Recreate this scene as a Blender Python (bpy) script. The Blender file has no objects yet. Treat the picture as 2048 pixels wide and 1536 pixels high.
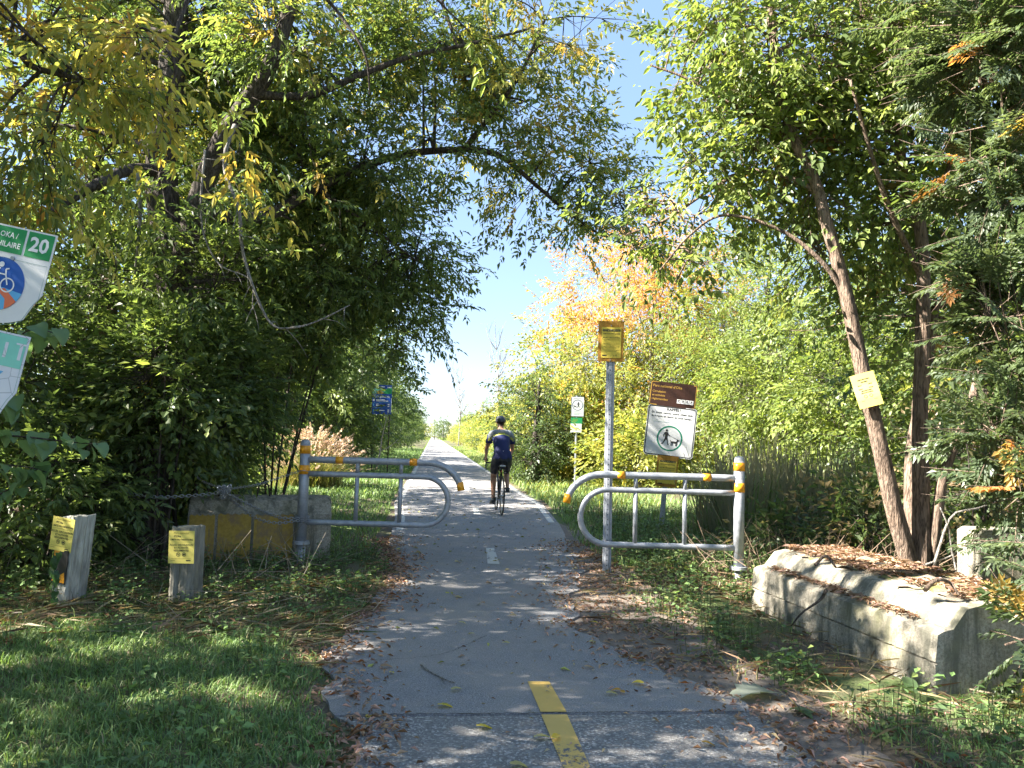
import bpy, math, random
import numpy as np
from mathutils import Vector, Matrix
from math import radians, sin, cos, pi

scene = bpy.context.scene
col = scene.collection

# ------------------------------------------------------------------ camera
CAM_H = 1.40
F = 1530.0                      # focal length in pixels of the 2048 px wide photograph
PITCH, YAW, ROLL = 3.96, 5.80, 1.60
cam_d = bpy.data.cameras.new('camera'); cam = bpy.data.objects.new('camera', cam_d); col.objects.link(cam)
cam_d.sensor_width = 36.0; cam_d.lens = 36.0 * F / 2048.0
cam_d.clip_start = 0.05; cam_d.clip_end = 3000
CM = Matrix.Rotation(radians(-YAW), 4, 'Z') @ Matrix.Rotation(radians(90 + PITCH), 4, 'X') @ Matrix.Rotation(radians(ROLL), 4, 'Z')
CM.translation = (0, 0, CAM_H)
cam.matrix_world = CM
scene.camera = cam

# ------------------------------------------------------------------ light
SUN_EL, SUN_AZ = 38.0, 184.0    # azimuth of the sun, degrees counter-clockwise from +X (180 = from the left)
SUN = np.array([cos(radians(SUN_EL)) * cos(radians(SUN_AZ)), cos(radians(SUN_EL)) * sin(radians(SUN_AZ)), sin(radians(SUN_EL))])
world = bpy.data.worlds.new('World'); scene.world = world; world.use_nodes = True
wn = world.node_tree; wn.nodes.clear()
sky = wn.nodes.new('ShaderNodeTexSky'); sky.sky_type = 'NISHITA'; sky.sun_disc = False
sky.sun_elevation = radians(SUN_EL); sky.sun_rotation = radians((90 - SUN_AZ) % 360)
sky.altitude = 50; sky.air_density = 0.7; sky.dust_density = 0.0; sky.ozone_density = 3.0
bg = wn.nodes.new('ShaderNodeBackground'); bg.inputs[1].default_value = 0.086
wo = wn.nodes.new('ShaderNodeOutputWorld')
gm = wn.nodes.new('ShaderNodeGamma'); gm.inputs[1].default_value = 0.35; hs_ = wn.nodes.new('ShaderNodeHueSaturation'); hs_.inputs['Saturation'].default_value = 1.7; hs_.inputs['Hue'].default_value = .51
wn.links.new(sky.outputs[0], gm.inputs[0]); wn.links.new(gm.outputs[0], hs_.inputs['Color']); wn.links.new(hs_.outputs[0], bg.inputs[0]); wn.links.new(bg.outputs[0], wo.inputs[0])
sl = bpy.data.lights.new('sun', 'SUN'); sl.energy = 3.2; sl.angle = radians(0.55); sl.color = (1.0, 0.93, 0.82)
so = bpy.data.objects.new('sun', sl); col.objects.link(so)
so.rotation_euler = Vector(SUN).to_track_quat('Z', 'Y').to_euler()
scene.view_settings.view_transform = 'Standard'; scene.view_settings.look = 'None'
scene.view_settings.gamma = 1.0; scene.view_settings.use_curve_mapping = False
scene.view_settings.exposure = 3.36
scene.render.engine = 'CYCLES'
scene.cycles.max_bounces = 8; scene.cycles.diffuse_bounces = 4; scene.cycles.transmission_bounces = 4; scene.cycles.transparent_max_bounces = 4

# ------------------------------------------------------------------ measuring helpers
CR = CM.to_3x3()
def at(px, py, d):
    """point seen at photo pixel (px,py), d metres in front of the camera"""
    v = CR @ Vector(((px - 1024) / F * d, -(py - 768) / F * d, -d))
    return np.array((v.x, v.y, v.z + CAM_H))
def gp(px, py, z=0.0):
    """point of the horizontal plane z seen at photo pixel (px,py)"""
    v = CR @ Vector(((px - 1024) / F, -(py - 768) / F, -1.0))
    t = (z - CAM_H) / v.z
    return np.array((v.x * t, v.y * t, z))

def smoothstep(a, b, x):
    t = np.clip((x - a) / (b - a), 0, 1); return t * t * (3 - 2 * t)
def noise(P, scale=1.0, seed=0):
    r = np.random.RandomState(seed); P = np.asarray(P, float) / scale
    s = 0
    for k in range(5):
        w = r.normal(size=P.shape[-1]); w /= np.linalg.norm(w); w *= r.uniform(2.5, 6.5)
        w2 = r.normal(size=P.shape[-1]) * 1.3
        s = s + np.sin(P @ w + r.uniform(0, 6.28) + 1.3 * np.sin(P @ w2 + r.uniform(0, 6.28)))
    return s / 5 * 1.3
def nrm(v):
    return v / np.maximum(np.linalg.norm(v, axis=-1, keepdims=True), 1e-9)

# ------------------------------------------------------------------ object helpers
def tag(o, label=None, cat=None, group=None, kind=None):
    if label: o['label'] = label
    if cat: o['category'] = cat
    if group: o['group'] = group
    if kind: o['kind'] = kind
    return o
def empty(name, loc=(0, 0, 0), rot=(0, 0, 0), label=None, cat=None, group=None):
    o = bpy.data.objects.new(name, None); col.objects.link(o); o.location = loc; o.rotation_euler = rot
    o.empty_display_size = 0.2
    return tag(o, label, cat, group)
def children_of(o): return list(o.children)
def copy_tree(o, parent=None):
    c = o.copy(); col.objects.link(c); c.parent = parent
    for k in ('label',):
        pass
    for ch in children_of(o): copy_tree(ch, c)
    return c

class MB:
    """collects vertices and faces, builds ONE mesh object"""
    def __init__(s): s.v = []; s.f = []; s.n = 0; s.c = []; s.m = []
    def add(s, v, f, c=None, m=0):
        v = np.asarray(v, float).reshape(-1, 3); 
        if len(v) == 0: return
        s.v.append(v)
        if isinstance(f, np.ndarray): s.f.append(f + s.n); s.m.append(np.full(len(f), m))
        else:
            for q in f: s.f.append(np.asarray(q)[None, :] + s.n); s.m.append(np.full(1, m))
        if c is None: c = (0.5, 0.5, 0.5)
        c = np.asarray(c, float)
        if c.ndim == 1: c = np.tile(c, (len(v), 1))
        s.c.append(c); s.n += len(v)
    def mesh(s, name, mats, smooth=False):
        me = bpy.data.meshes.new(name)
        if s.n == 0: return me
        V = np.concatenate(s.v); me.vertices.add(len(V)); me.vertices.foreach_set('co', V.astype(np.float32).ravel())
        loops = np.concatenate([f.ravel() for f in s.f]); tot = np.concatenate([np.full(len(f), f.shape[1]) for f in s.f])
        st = np.concatenate(([0], np.cumsum(tot)[:-1]))
        me.loops.add(len(loops)); me.loops.foreach_set('vertex_index', loops.astype(np.int32))
        me.polygons.add(len(tot)); me.polygons.foreach_set('loop_start', st.astype(np.int32)); me.polygons.foreach_set('loop_total', tot.astype(np.int32))
        me.polygons.foreach_set('material_index', np.concatenate(s.m).astype(np.int32))
        me.polygons.foreach_set('use_smooth', np.full(len(tot), smooth))
        a = me.color_attributes.new('tint', 'FLOAT_COLOR', 'POINT')
        C = np.concatenate(s.c); C = np.concatenate([C, np.ones((len(C), 1))], 1)
        a.data.foreach_set('color', C.astype(np.float32).ravel())
        for m in (mats if isinstance(mats, (list, tuple)) else [mats]): me.materials.append(m)
        me.update(calc_edges=True); me.validate()
        return me
    def build(s, name, mats, parent=None, smooth=False, loc=None, rot=None):
        o = bpy.data.objects.new(name, s.mesh(name, mats, smooth)); col.objects.link(o)
        if parent: o.parent = parent
        if loc is not None: o.location = loc
        if rot is not None: o.rotation_euler = rot
        return o
    # --- shapes
    def box(s, x0, x1, y0, y1, z0, z1, c=None, m=0, bev=0.0, M=None):
        if bev <= 0:
            v = np.array([(x, y, z) for z in (z0, z1) for y in (y0, y1) for x in (x0, x1)], float)
            f = np.array([(0, 2, 3, 1), (4, 5, 7, 6), (0, 1, 5, 4), (2, 6, 7, 3), (0, 4, 6, 2), (1, 3, 7, 5)])
            if M is not None: v = np.array([M @ Vector(p) for p in v])
            s.add(v, f, c, m)
        else:
            b = bev; prof = [(x0 + b, y0), (x1 - b, y0), (x1, y0 + b), (x1, y1 - b), (x1 - b, y1), (x0 + b, y1), (x0, y1 - b), (x0, y0 + b)]
            cx, cy = (x0 + x1) / 2, (y0 + y1) / 2
            ins = [(cx + (x - cx) * (1 - 2 * b / max(x1 - x0, 1e-6)), cy + (y - cy) * (1 - 2 * b / max(y1 - y0, 1e-6))) for x, y in prof]
            v = [(x, y, z0) for x, y in ins] + [(x, y, z0 + b) for x, y in prof] + [(x, y, z1 - b) for x, y in prof] + [(x, y, z1) for x, y in ins]
            f = []
            for r in range(3):
                for k in range(8): f.append((r * 8 + k, r * 8 + (k + 1) % 8, (r + 1) * 8 + (k + 1) % 8, (r + 1) * 8 + k))
            v = np.array(v, float)
            if M is not None: v = np.array([M @ Vector(p) for p in v])
            n0 = s.n
            s.add(v, np.array(f), c, m)
            s.f.append(np.array([[n0 + k for k in range(7, -1, -1)]])); s.m.append(np.full(1, m))
            s.f.append(np.array([[n0 + 24 + k for k in range(8)]])); s.m.append(np.full(1, m))
    def tube(s, pts, rad, sides=8, c=None, m=0, caps=True, rough=0.0, seed=0):
        P = np.asarray(pts, float); n = len(P); R = np.broadcast_to(np.asarray(rad, float), (n,))
        T = np.gradient(P, axis=0); T = nrm(T)
        a = np.array([0, 0, 1.0]) if abs(T[0][2]) < 0.9 else np.array([1.0, 0, 0])
        u = nrm(np.cross(T[0], a)); U = [u]
        for k in range(1, n):
            u = u - T[k] * np.dot(u, T[k]); u = nrm(u); U.append(u)
        U = np.array(U); W = np.cross(T, U)
        th = np.arange(sides) / sides * 2 * pi
        ring = (U[:, None, :] * np.cos(th)[None, :, None] + W[:, None, :] * np.sin(th)[None, :, None])
        rr = R[:, None] * np.ones((1, sides))
        if rough > 0:
            r = np.random.RandomState(seed); ph = r.uniform(0, 6.28, 4)
            zz = np.cumsum(np.concatenate(([0], np.linalg.norm(np.diff(P, axis=0), axis=1))))[:, None]
            rr = rr * (1 + rough * (0.5 * np.sin(3 * th + ph[0] + zz * 2.1) + 0.35 * np.sin(5 * th + ph[1] - zz * 3) + 0.3 * np.sin(11 * th + ph[2] + 2 * np.sin(zz * 4))) )
        v = P[:, None, :] + ring * rr[:, :, None]
        i = np.arange(n - 1)[:, None] * sides; j = np.arange(sides)[None, :]; j2 = (j + 1) % sides
        f = np.stack([i + j, i + j2, i + sides + j2, i + sides + j], -1).reshape(-1, 4)
        n0 = s.n
        s.add(v.reshape(-1, 3), f, c, m)
        if caps:
            s.f.append(np.array([[n0 + k for k in range(sides - 1, -1, -1)]])); s.m.append(np.full(1, m))
            s.f.append(np.array([[n0 + (n - 1) * sides + k for k in range(sides)]])); s.m.append(np.full(1, m))
    def lathe(s, prof, sides=16, c=None, m=0, o=(0, 0, 0)):
        n = len(prof); th = np.arange(sides) / sides * 2 * pi
        v = np.array([[(r * cos(t) + o[0], r * sin(t) + o[1], z + o[2]) for t in th] for r, z in prof])
        i = np.arange(n - 1)[:, None] * sides; j = np.arange(sides)[None, :]; j2 = (j + 1) % sides
        s.add(v.reshape(-1, 3), np.stack([i + j, i + j2, i + sides + j2, i + sides + j], -1).reshape(-1, 4), c, m)
    def sticks(s, A, B, ra, rb, c=None, m=0):
        """many thin three-sided twigs"""
        A = np.asarray(A, float); B = np.asarray(B, float); n = len(A)
        if n == 0: return
        T = nrm(B - A); ref = np.where(np.abs(T[:, 2:3]) < 0.9, [[0, 0, 1.0]], [[1.0, 0, 0]])
        U = nrm(np.cross(T, ref)); W = np.cross(T, U)
        ra = np.broadcast_to(ra, (n,))[:, None]; rb = np.broadcast_to(rb, (n,))[:, None]
        vs = []
        for C, r in ((A, ra), (B, rb)):
            for k in range(3):
                t = k * 2 * pi / 3; vs.append(C + (U * cos(t) + W * sin(t)) * r)
        v = np.stack(vs, 1).reshape(-1, 3); b = np.arange(n)[:, None] * 6
        f = np.concatenate([b + np.array([[k, (k + 1) % 3, 3 + (k + 1) % 3, 3 + k]]) for k in range(3)])
        s.add(v, f, c, m)
    def leaves(s, P, D, N, L, W, c, hi=False, fold=0.12, curl=0.12, m=0):
        P = np.asarray(P, float); n = len(P)
        if n == 0: return
        D = nrm(D); S = nrm(np.cross(D, N)); N2 = np.cross(S, D)
        L = np.broadcast_to(L, (n,))[:, None]; W = np.broadcast_to(W, (n,))[:, None]
        if not hi:
            v = np.stack([P, P + D * L * .42 + S * L * W + N2 * L * fold, P + D * L - N2 * L * curl, P + D * L * .42 - S * L * W + N2 * L * fold], 1)
            b = np.arange(n)[:, None] * 4
            f = np.concatenate([b + np.array([[0, 1, 2]]), b + np.array([[0, 2, 3]])]); k = 4
        else:
            v = np.stack([P, P + D * L * .25 + S * L * W * .9 + N2 * L * fold, P + D * L * .62 + S * L * W * .8 + N2 * L * (fold - curl * .4), P + D * L - N2 * L * curl,
                          P + D * L * .62 - S * L * W * .8 + N2 * L * (fold - curl * .4), P + D * L * .25 - S * L * W * .9 + N2 * L * fold], 1)
            b = np.arange(n)[:, None] * 6
            f = np.concatenate([b + np.array([[0, 1, 2, 3]]), b + np.array([[0, 3, 4, 5]])]); k = 6
        c = np.asarray(c, float)
        if c.ndim == 1: c = np.tile(c, (n, 1))
        s.add(v.reshape(-1, 3), f, np.repeat(c, k, 0), m)

def spline(pts, n=24):
    P = np.asarray(pts, float)
    if len(P) == 2: return np.array([P[0] + (P[1] - P[0]) * t for t in np.linspace(0, 1, n)])
    Q = np.vstack([2 * P[0] - P[1], P, 2 * P[-1] - P[-2]]); out = []
    segs = len(P) - 1
    for t in np.linspace(0, segs - 1e-6, n):
        k = int(t); u = t - k; a, b, c, d = Q[k], Q[k + 1], Q[k + 2], Q[k + 3]
        out.append(0.5 * ((2 * b) + (-a + c) * u + (2 * a - 5 * b + 4 * c - d) * u * u + (-a + 3 * b - 3 * c + d) * u ** 3))
    return np.array(out)

# ------------------------------------------------------------------ materials
def mat(name, base=(.5, .5, .5), rough=.6, metal=0.0, spec=.5):
    m = bpy.data.materials.new(name); m.use_nodes = True; b = m.node_tree.nodes['Principled BSDF']
    b.inputs['Base Color'].default_value = (*base, 1); b.inputs['Roughness'].default_value = rough
    b.inputs['Metallic'].default_value = metal; b.inputs['Specular IOR Level'].default_value = spec
    return m
class NT:
    def __init__(s, m): s.t = m.node_tree; s.b = s.t.nodes['Principled BSDF']
    def n(s, typ, **kw):
        o = s.t.nodes.new(typ)
        for k, v in kw.items():
            if k.startswith('i_'): o.inputs[k[2:].replace('_', ' ')].default_value = v
            else: setattr(o, k, v)
        return o
    def l(s, a, b): s.t.links.new(a, b)
    def co(s, scale=(1, 1, 1)):
        c = s.n('ShaderNodeTexCoord'); mp = s.n('ShaderNodeMapping'); mp.inputs['Scale'].default_value = scale
        s.l(c.outputs['Object'], mp.inputs[0]); return mp.outputs[0]
    def noise(s, co, scale, detail=4, rough=.55):
        o = s.n('ShaderNodeTexNoise'); s.l(co, o.inputs['Vector']); o.inputs['Scale'].default_value = scale
        o.inputs['Detail'].default_value = detail; o.inputs['Roughness'].default_value = rough; return o.outputs[0]
    def ramp(s, fac, stops):
        o = s.n('ShaderNodeValToRGB'); s.l(fac, o.inputs[0]); e = o.color_ramp.elements
        while len(e) < len(stops): e.new(0.5)
        for k, (p, c) in enumerate(stops): e[k].position = p; e[k].color = (*c, 1) if len(c) == 3 else c
        return o.outputs[0]
    def mix(s, fac, a, b, mode='MIX'):
        o = s.n('ShaderNodeMix', data_type='RGBA', blend_type=mode)
        if isinstance(fac, (int, float)): o.inputs[0].default_value = fac
        else: s.l(fac, o.inputs[0])
        for i, x in ((6, a), (7, b)):
            if isinstance(x, tuple): o.inputs[i].default_value = (*x, 1)
            else: s.l(x, o.inputs[i])
        return o.outputs[2]
    def base(s, c): s.l(c, s.b.inputs['Base Color'])
    def bump(s, h, strength=.5, dist=.01):
        o = s.n('ShaderNodeBump'); o.inputs['Strength'].default_value = strength; o.inputs['Distance'].default_value = dist
        s.l(h, o.inputs['Height']); s.l(o.outputs[0], s.b.inputs['Normal'])

M = {}
def leaf_mat(name, trans=.48, rough=.42):
    m = mat(name, rough=rough, spec=.5); t = NT(m)
    a = t.n('ShaderNodeAttribute', attribute_name='tint'); t.base(a.outputs['Color'])
    tr = t.n('ShaderNodeBsdfTranslucent'); br = t.mix(1.0, a.outputs['Color'], (1.5, 1.5, .85), 'MULTIPLY'); t.l(br, tr.inputs[0])
    mx = t.n('ShaderNodeMixShader'); mx.inputs[0].default_value = trans
    t.l(t.b.outputs[0], mx.inputs[1]); t.l(tr.outputs[0], mx.inputs[2])
    t.l(mx.outputs[0], t.t.nodes['Material Output'].inputs[0]); return m
M['leaf'] = leaf_mat('leaf'); M['grass'] = leaf_mat('grass_blade', .3, .55); M['litter'] = leaf_mat('dry_leaf', .15, .8)

def bark(name, dark, light, sc=1.0):
    m = mat(name, rough=.9, spec=.2); t = NT(m); co = t.co((1, 1, .22)); n1 = t.noise(co, 34 * sc, 6, .65); n2 = t.noise(t.co(), 3, 3)
    rg = t.noise(t.co((1, 1, .13)), 30 * sc, 3, .6); ab = t.n('ShaderNodeMath', operation='SUBTRACT'); t.l(rg, ab.inputs[0]); ab.inputs[1].default_value = .5; v = t.n('ShaderNodeMath', operation='ABSOLUTE'); t.l(ab.outputs[0], v.inputs[0])
    c = t.ramp(n1, [(.3, dark), (.7, light)])
    c = t.mix(t.ramp(n2, [(.45, (0, 0, 0)), (.7, (1, 1, 1))]), c, tuple(x * .75 + .02 for x in light))
    e = t.ramp(v.outputs[0], [(0, (.2, .2, .2)), (.07, (1, 1, 1))]); t.base(t.mix(.8, c, e, 'MULTIPLY'))
    h = t.n('ShaderNodeMath', operation='ADD'); t.l(v.outputs[0], h.inputs[0]); t.l(n1, h.inputs[1]); t.bump(h.outputs[0], .9, .04); return m
M['bark'] = bark('rough_bark', (.04, .032, .027), (.13, .108, .092))
M['bark_red'] = bark('red_brown_bark', (.10, .07, .052), (.34, .25, .19))
M['bark_grey'] = bark('pale_dead_wood', (.22, .2, .18), (.5, .47, .43), 2)

m = M['asphalt'] = mat('asphalt', rough=.85, spec=.3); t = NT(m); co = t.co()
g = t.noise(co, 130, 3, .85); b_ = t.noise(co, 1.3, 5, .6); d_ = t.noise(co, 5, 4)
c = t.ramp(g, [(.38, (.125, .123, .126)), (.55, (.255, .253, .262)), (.66, (.45, .44, .43))])
c = t.mix(t.ramp(b_, [(.42, (0, 0, 0)), (.7, (.6, .6, .6))]), c, (.33, .29, .25))
c = t.mix(t.ramp(d_, [(.52, (0, 0, 0)), (.8, (.5, .5, .5))]), c, (.16, .155, .15)); t.base(c); t.bump(g, .6, .006)
m = M['asphalt_old'] = mat('coarse_old_asphalt', rough=.85, spec=.3); t = NT(m); co = t.co()
v = t.n('ShaderNodeTexVoronoi'); t.l(co, v.inputs['Vector']); v.inputs['Scale'].default_value = 95
vs = t.n('ShaderNodeSeparateColor'); t.l(v.outputs['Color'], vs.inputs[0])
c = t.ramp(vs.outputs[0], [(.2, (.14, .136, .135)), (.75, (.235, .23, .225)), (.97, (.42, .41, .39))])
c = t.mix(t.ramp(t.noise(co, 2.2, 5), [(.4, (0, 0, 0)), (.75, (.5, .5, .5))]), c, (.24, .22, .2)); t.base(c); t.bump(v.outputs['Distance'], .6, .006)

M['crack'] = mat('dark_crack_soil', (.05, .045, .04), .95)
def paint(name, colr, wear, under=(.11, .11, .12)):
    m = mat(name, rough=.75); t = NT(m); co = t.co(); n = t.noise(co, 30, 6, .75); n2 = t.noise(co, 2.3, 3)
    a = t.n('ShaderNodeMath', operation='ADD'); t.l(n, a.inputs[0]); t.l(n2, a.inputs[1])
    c = t.mix(t.ramp(a.outputs[0], [(wear / 2 + .0, (1, 1, 1)), (wear / 2 + .02, (1, 1, 1))]), colr, colr)
    h = t.n('ShaderNodeMath', operation='MULTIPLY'); t.l(a.outputs[0], h.inputs[0]); h.inputs[1].default_value = .5
    f = t.ramp(h.outputs[0], [(wear - .012, (1, 1, 1)), (wear + .012, (0, 0, 0))])
    t.base(t.mix(f, t.mix(t.noise(co, 12, 4), colr, tuple(x * .78 for x in colr)), under)); return m
M['yellow_line'] = paint('worn_yellow_paint', (.66, .43, .11), .385)
M['yellow_line_worn'] = paint('very_worn_yellow_paint', (.62, .42, .12), .405)
M['white_line'] = paint('worn_white_paint', (.55, .54, .5), .44)
M['edge_line'] = paint('worn_edge_paint', (.6, .58, .54), .455, (.17, .165, .16))

m = M['ground'] = mat('soil', rough=.95, spec=.15); t = NT(m); co = t.co(); n1 = t.noise(co, 1.1, 6); n2 = t.noise(co, 22, 6, .7); n3 = t.noise(co, 90, 3, .7)
c = t.ramp(n2, [(.3, (.07, .055, .04)), (.55, (.15, .12, .09)), (.75, (.24, .19, .145))])
c = t.mix(t.ramp(n1, [(.45, (0, 0, 0)), (.6, (.8, .8, .8))]), c, t.ramp(n3, [(.35, (.06, .10, .03)), (.7, (.14, .21, .06))]) ); t.base(c); t.bump(n2, .7, .03)
m = M['dirt'] = mat('packed_dirt', rough=.95, spec=.15); t = NT(m); co = t.co(); n2 = t.noise(co, 14, 6, .7); n3 = t.noise(co, 120, 3, .8)
c = t.ramp(n2, [(.3, (.14, .115, .095)), (.55, (.23, .195, .165)), (.75, (.31, .265, .225))]); c = t.mix(.5, c, t.ramp(n3, [(.3, (.06, .05, .04)), (.7, (.26, .22, .19))])); t.base(c); t.bump(n3, .6, .01)

m = M['verge'] = mat('verge_turf', rough=.95, spec=.1); t = NT(m); co = t.co(); n2 = t.noise(co, 9, 5, .7); c = t.ramp(n2, [(.3, (.06, .10, .025)), (.55, (.14, .19, .04)), (.75, (.24, .26, .07))]); t.base(c); t.bump(n2, .8, .08)
m = M['galv'] = mat('galvanised_steel', rough=.48, metal=.35, spec=.5); t = NT(m); co = t.co(); n1 = t.noise(co, 14, 5, .7); n2 = t.noise(co, 70, 4, .7)
c = t.ramp(n1, [(.3, (.24, .26, .29)), (.5, (.34, .36, .40)), (.72, (.44, .46, .49))]); c = t.mix(t.ramp(n2, [(.62, (0, 0, 0)), (.8, (.5, .5, .5))]), c, (.17, .17, .17)); t.base(c)
t.l(t.ramp(n1, [(.3, (.38,) * 3), (.7, (.62,) * 3)]), t.b.inputs['Roughness']); t.bump(n2, .15, .003)
m = M['orange'] = mat('orange_reflective_tape', (.85, .36, .015), .4); t = NT(m); n1 = t.noise(t.co(), 20, 5, .7); t.base(t.ramp(n1, [(.35, (.65, .25, .012)), (.6, (.9, .4, .02))]))
m = M['chain'] = mat('chain_steel', (.32, .33, .35), .4, .8)
M['rebar'] = mat('rusty_rebar', (.035, .025, .02), .8)
m = M['concrete'] = mat('weathered_concrete', rough=.92, spec=.2); t = NT(m); co = t.co(); n1 = t.noise(co, 2.2, 5, .6); n2 = t.noise(co, 60, 6, .8); st = t.noise(t.co((3, 3, .35)), 4, 5, .6)
c = t.ramp(n2, [(.35, (.20, .18, .14)), (.5, (.38, .345, .28)), (.66, (.52, .48, .40))]); c = t.mix(t.ramp(st, [(.46, (0, 0, 0)), (.62, (.85, .85, .85))]), c, (.12, .12, .095))
c = t.mix(t.ramp(n1, [(.5, (0, 0, 0)), (.75, (.55, .55, .55))]), c, (.24, .235, .11)); t.base(c); t.bump(n2, .7, .02)
m = M['moss'] = mat('mossy_concrete_top', rough=.95, spec=.2); t = NT(m); co = t.co(); n1 = t.noise(co, 5, 5, .6); n2 = t.noise(co, 60, 5, .75)
c = t.ramp(n2, [(.3, (.24, .19, .14)), (.7, (.45, .38, .3))]); c = t.mix(t.ramp(n1, [(.5, (0, 0, 0)), (.6, (.8, .8, .8))]), c, (.16, .18, .05)); t.base(c); t.bump(n2, .8, .02)
m = M['yellow_block'] = mat('peeling_yellow_paint_concrete', rough=.85, spec=.25); t = NT(m); co = t.co(); n1 = t.noise(co, 3.2, 6, .7); st = t.noise(t.co((4, 4, .5)), 4, 6, .65)
c = t.ramp(t.noise(co, 30, 4), [(.3, (.30, .20, .045)), (.7, (.45, .31, .07))]); c = t.mix(t.ramp(n1, [(.5, (0, 0, 0)), (.6, (.9, .9, .9))]), c, (.24, .17, .10))
c = t.mix(t.ramp(st, [(.56, (0, 0, 0)), (.68, (.9, .9, .9))]), c, (.16, .14, .10)); t.base(c); t.bump(n1, .5, .01)
def wood(name, a, b_, sc=1):
    m = mat(name, rough=.85, spec=.2); t = NT(m); n = t.noise(t.co((8, 8, .6)), 6 * sc, 6, .7); n2 = t.noise(t.co((1, 1, .5)), 5, 4)
    c = t.ramp(n, [(.32, a), (.62, b_)]); c = t.mix(t.ramp(n2, [(.5, (0, 0, 0)), (.72, (.7, .7, .7))]), c, tuple(x * .5 for x in a)); t.base(c); t.bump(n, .6, .012); return m
M['wood_white'] = wood('flaking_white_painted_wood', (.22, .21, .18), (.52, .51, .45))
M['wood_grey'] = wood('weathered_grey_wood', (.12, .12, .10), (.30, .28, .23))
M['plywood'] = wood('stained_plywood', (.36, .17, .03), (.5, .27, .06), .5)
def flat(name, c, r=.5, dirt=.12):
    m = mat(name, c, r); t = NT(m); n = t.noise(t.co(), 9, 5, .7); t.base(t.mix(t.ramp(n, [(.4, (0, 0, 0)), (.8, (dirt * 3,) * 3)]), c, tuple(x * .6 for x in c))); return m
M['paper'] = flat('yellow_notice_paper', (.80, .68, .16), .6); M['paper2'] = flat('faded_yellow_notice', (.72, .55, .07), .6)
M['ink'] = mat('black_ink', (.02, .02, .02), .6); M['ink_grey'] = mat('faded_ink', (.22, .17, .03), .7)
M['white'] = flat('white_sign_face', (.72, .73, .74), .45, .08); M['white_print'] = mat('white_print', (.8, .8, .8), .5)
M['brown'] = flat('brown_sign_face', (.045, .018, .012), .4); M['gold'] = mat('gold_print', (.45, .27, .05), .5)
M['green'] = flat('green_sign_face', (.02, .27, .09), .4); M['ring'] = mat('green_ring_print', (.01, .2, .12), .5)
M['blue'] = flat('blue_sign_face', (.01, .06, .32), .4); M['navy'] = mat('navy_ring_print', (.04, .08, .13), .5)
M['sblue'] = flat('round_emblem_blue', (.012, .10, .42), .45); M['lblue'] = mat('light_blue_print', (.12, .42, .72), .5)
M['orange_print'] = mat('coral_print', (.72, .17, .08), .5); M['lime'] = mat('lime_print', (.25, .42, .03), .5); M['teal'] = flat('faded_turquoise_print', (.22, .62, .52), .5)
m = M['pale'] = mat('faded_white_sign_face', rough=.5); t = NT(m); co = t.co(); v = t.n('ShaderNodeTexVoronoi', feature='DISTANCE_TO_EDGE'); t.l(co, v.inputs['Vector']); v.inputs['Scale'].default_value = 14
t.base(t.mix(t.ramp(v.outputs[0], [(0, (1, 1, 1)), (.025, (0, 0, 0))]), (.66, .69, .76), (.33, .36, .42)))
M['greyline'] = mat('grey_green_outline', (.2, .33, .33), .5); M['black_metal'] = mat('black_metal', (.02, .02, .022), .45, .3)
M['lichen'] = mat('pale_tip', (.6, .6, .58), .7)

# ------------------------------------------------------------------ ground, path
LE = [gp(*p) for p in ((640, 1900), (715, 1536), (700, 1470), (655, 1400), (645, 1330), (690, 1265), (745, 1210), (790, 1150), (778, 1085), (790, 1040))]
RE = [gp(*p) for p in ((1850, 1750), (1640, 1536), (1560, 1470), (1450, 1400), (1330, 1345), (1215, 1300), (1150, 1255), (1140, 1200), (1165, 1150), (1150, 1110), (1118, 1050), (1085, 1010))]
PXL, PXR = -0.72, 2.28
def interp_edge(E, far, y):
    ys = np.array([p[1] for p in E] + [E[-1][1] + 3, 500]); xs = np.array([p[0] for p in E] + [far, far])
    return np.interp(y, ys, xs)
def eL(y): y = np.asarray(y, float); return interp_edge(LE, PXL, y) + (.035 * np.sin(y * 7.3) + .02 * np.sin(y * 17 + 1)) * smoothstep(10.5, 8.5, y)
def eR(y): y = np.asarray(y, float); return interp_edge(RE, PXR, y) + (.035 * np.sin(y * 6.1 + 2) + .025 * np.sin(y * 19)) * smoothstep(11.5, 9.5, y)
def gz(x, y):
    x = np.asarray(x, float); y = np.asarray(y, float)
    d = np.maximum(eL(y) - x, x - eR(y)); w = smoothstep(.1, 1.2, d)
    P = np.stack([x, y], -1)
    near_r = 1 - .85 * smoothstep(.5, 1.5, x) * smoothstep(9, 7.5, y)
    z = (w * (.035 * noise(P, 1.6, 3) + .05 * noise(P, 5, 4)) + .03 * w) * near_r
    z = z + smoothstep(.0, .25, d) * .015
    z = z - .45 * smoothstep(3.4, 8.0, x - 2.2) * smoothstep(9, 12, y)
    return z
def axis(a, b, near, step, grow):
    out = [near]; s = step
    x = near
    while x < b: s *= grow; x += s; out.append(x)
    return out
ys = [-30, -12, -5] + list(np.arange(-2, 14, .16)) + axis(0, 900, 14, .16, 1.055)
xr = axis(0, 700, 6, .16, 1.12); xs = sorted([-x for x in xr] + list(np.arange(-5.84, 5.9, .16)) + xr)
X, Y = np.meshgrid(xs, ys); Z = gz(X, Y); Z = np.where((np.abs(X) > 40) | (Y > 200), 0, Z)
mb = MB(); nx = len(xs); ny = len(ys); i = np.arange(ny - 1)[:, None] * nx; j = np.arange(nx - 1)[None, :]
mb.add(np.stack([X, Y, Z], -1).reshape(-1, 3), np.stack([i + j, i + j + 1, i + nx + j + 1, i + nx + j], -1).reshape(-1, 4))
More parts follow.
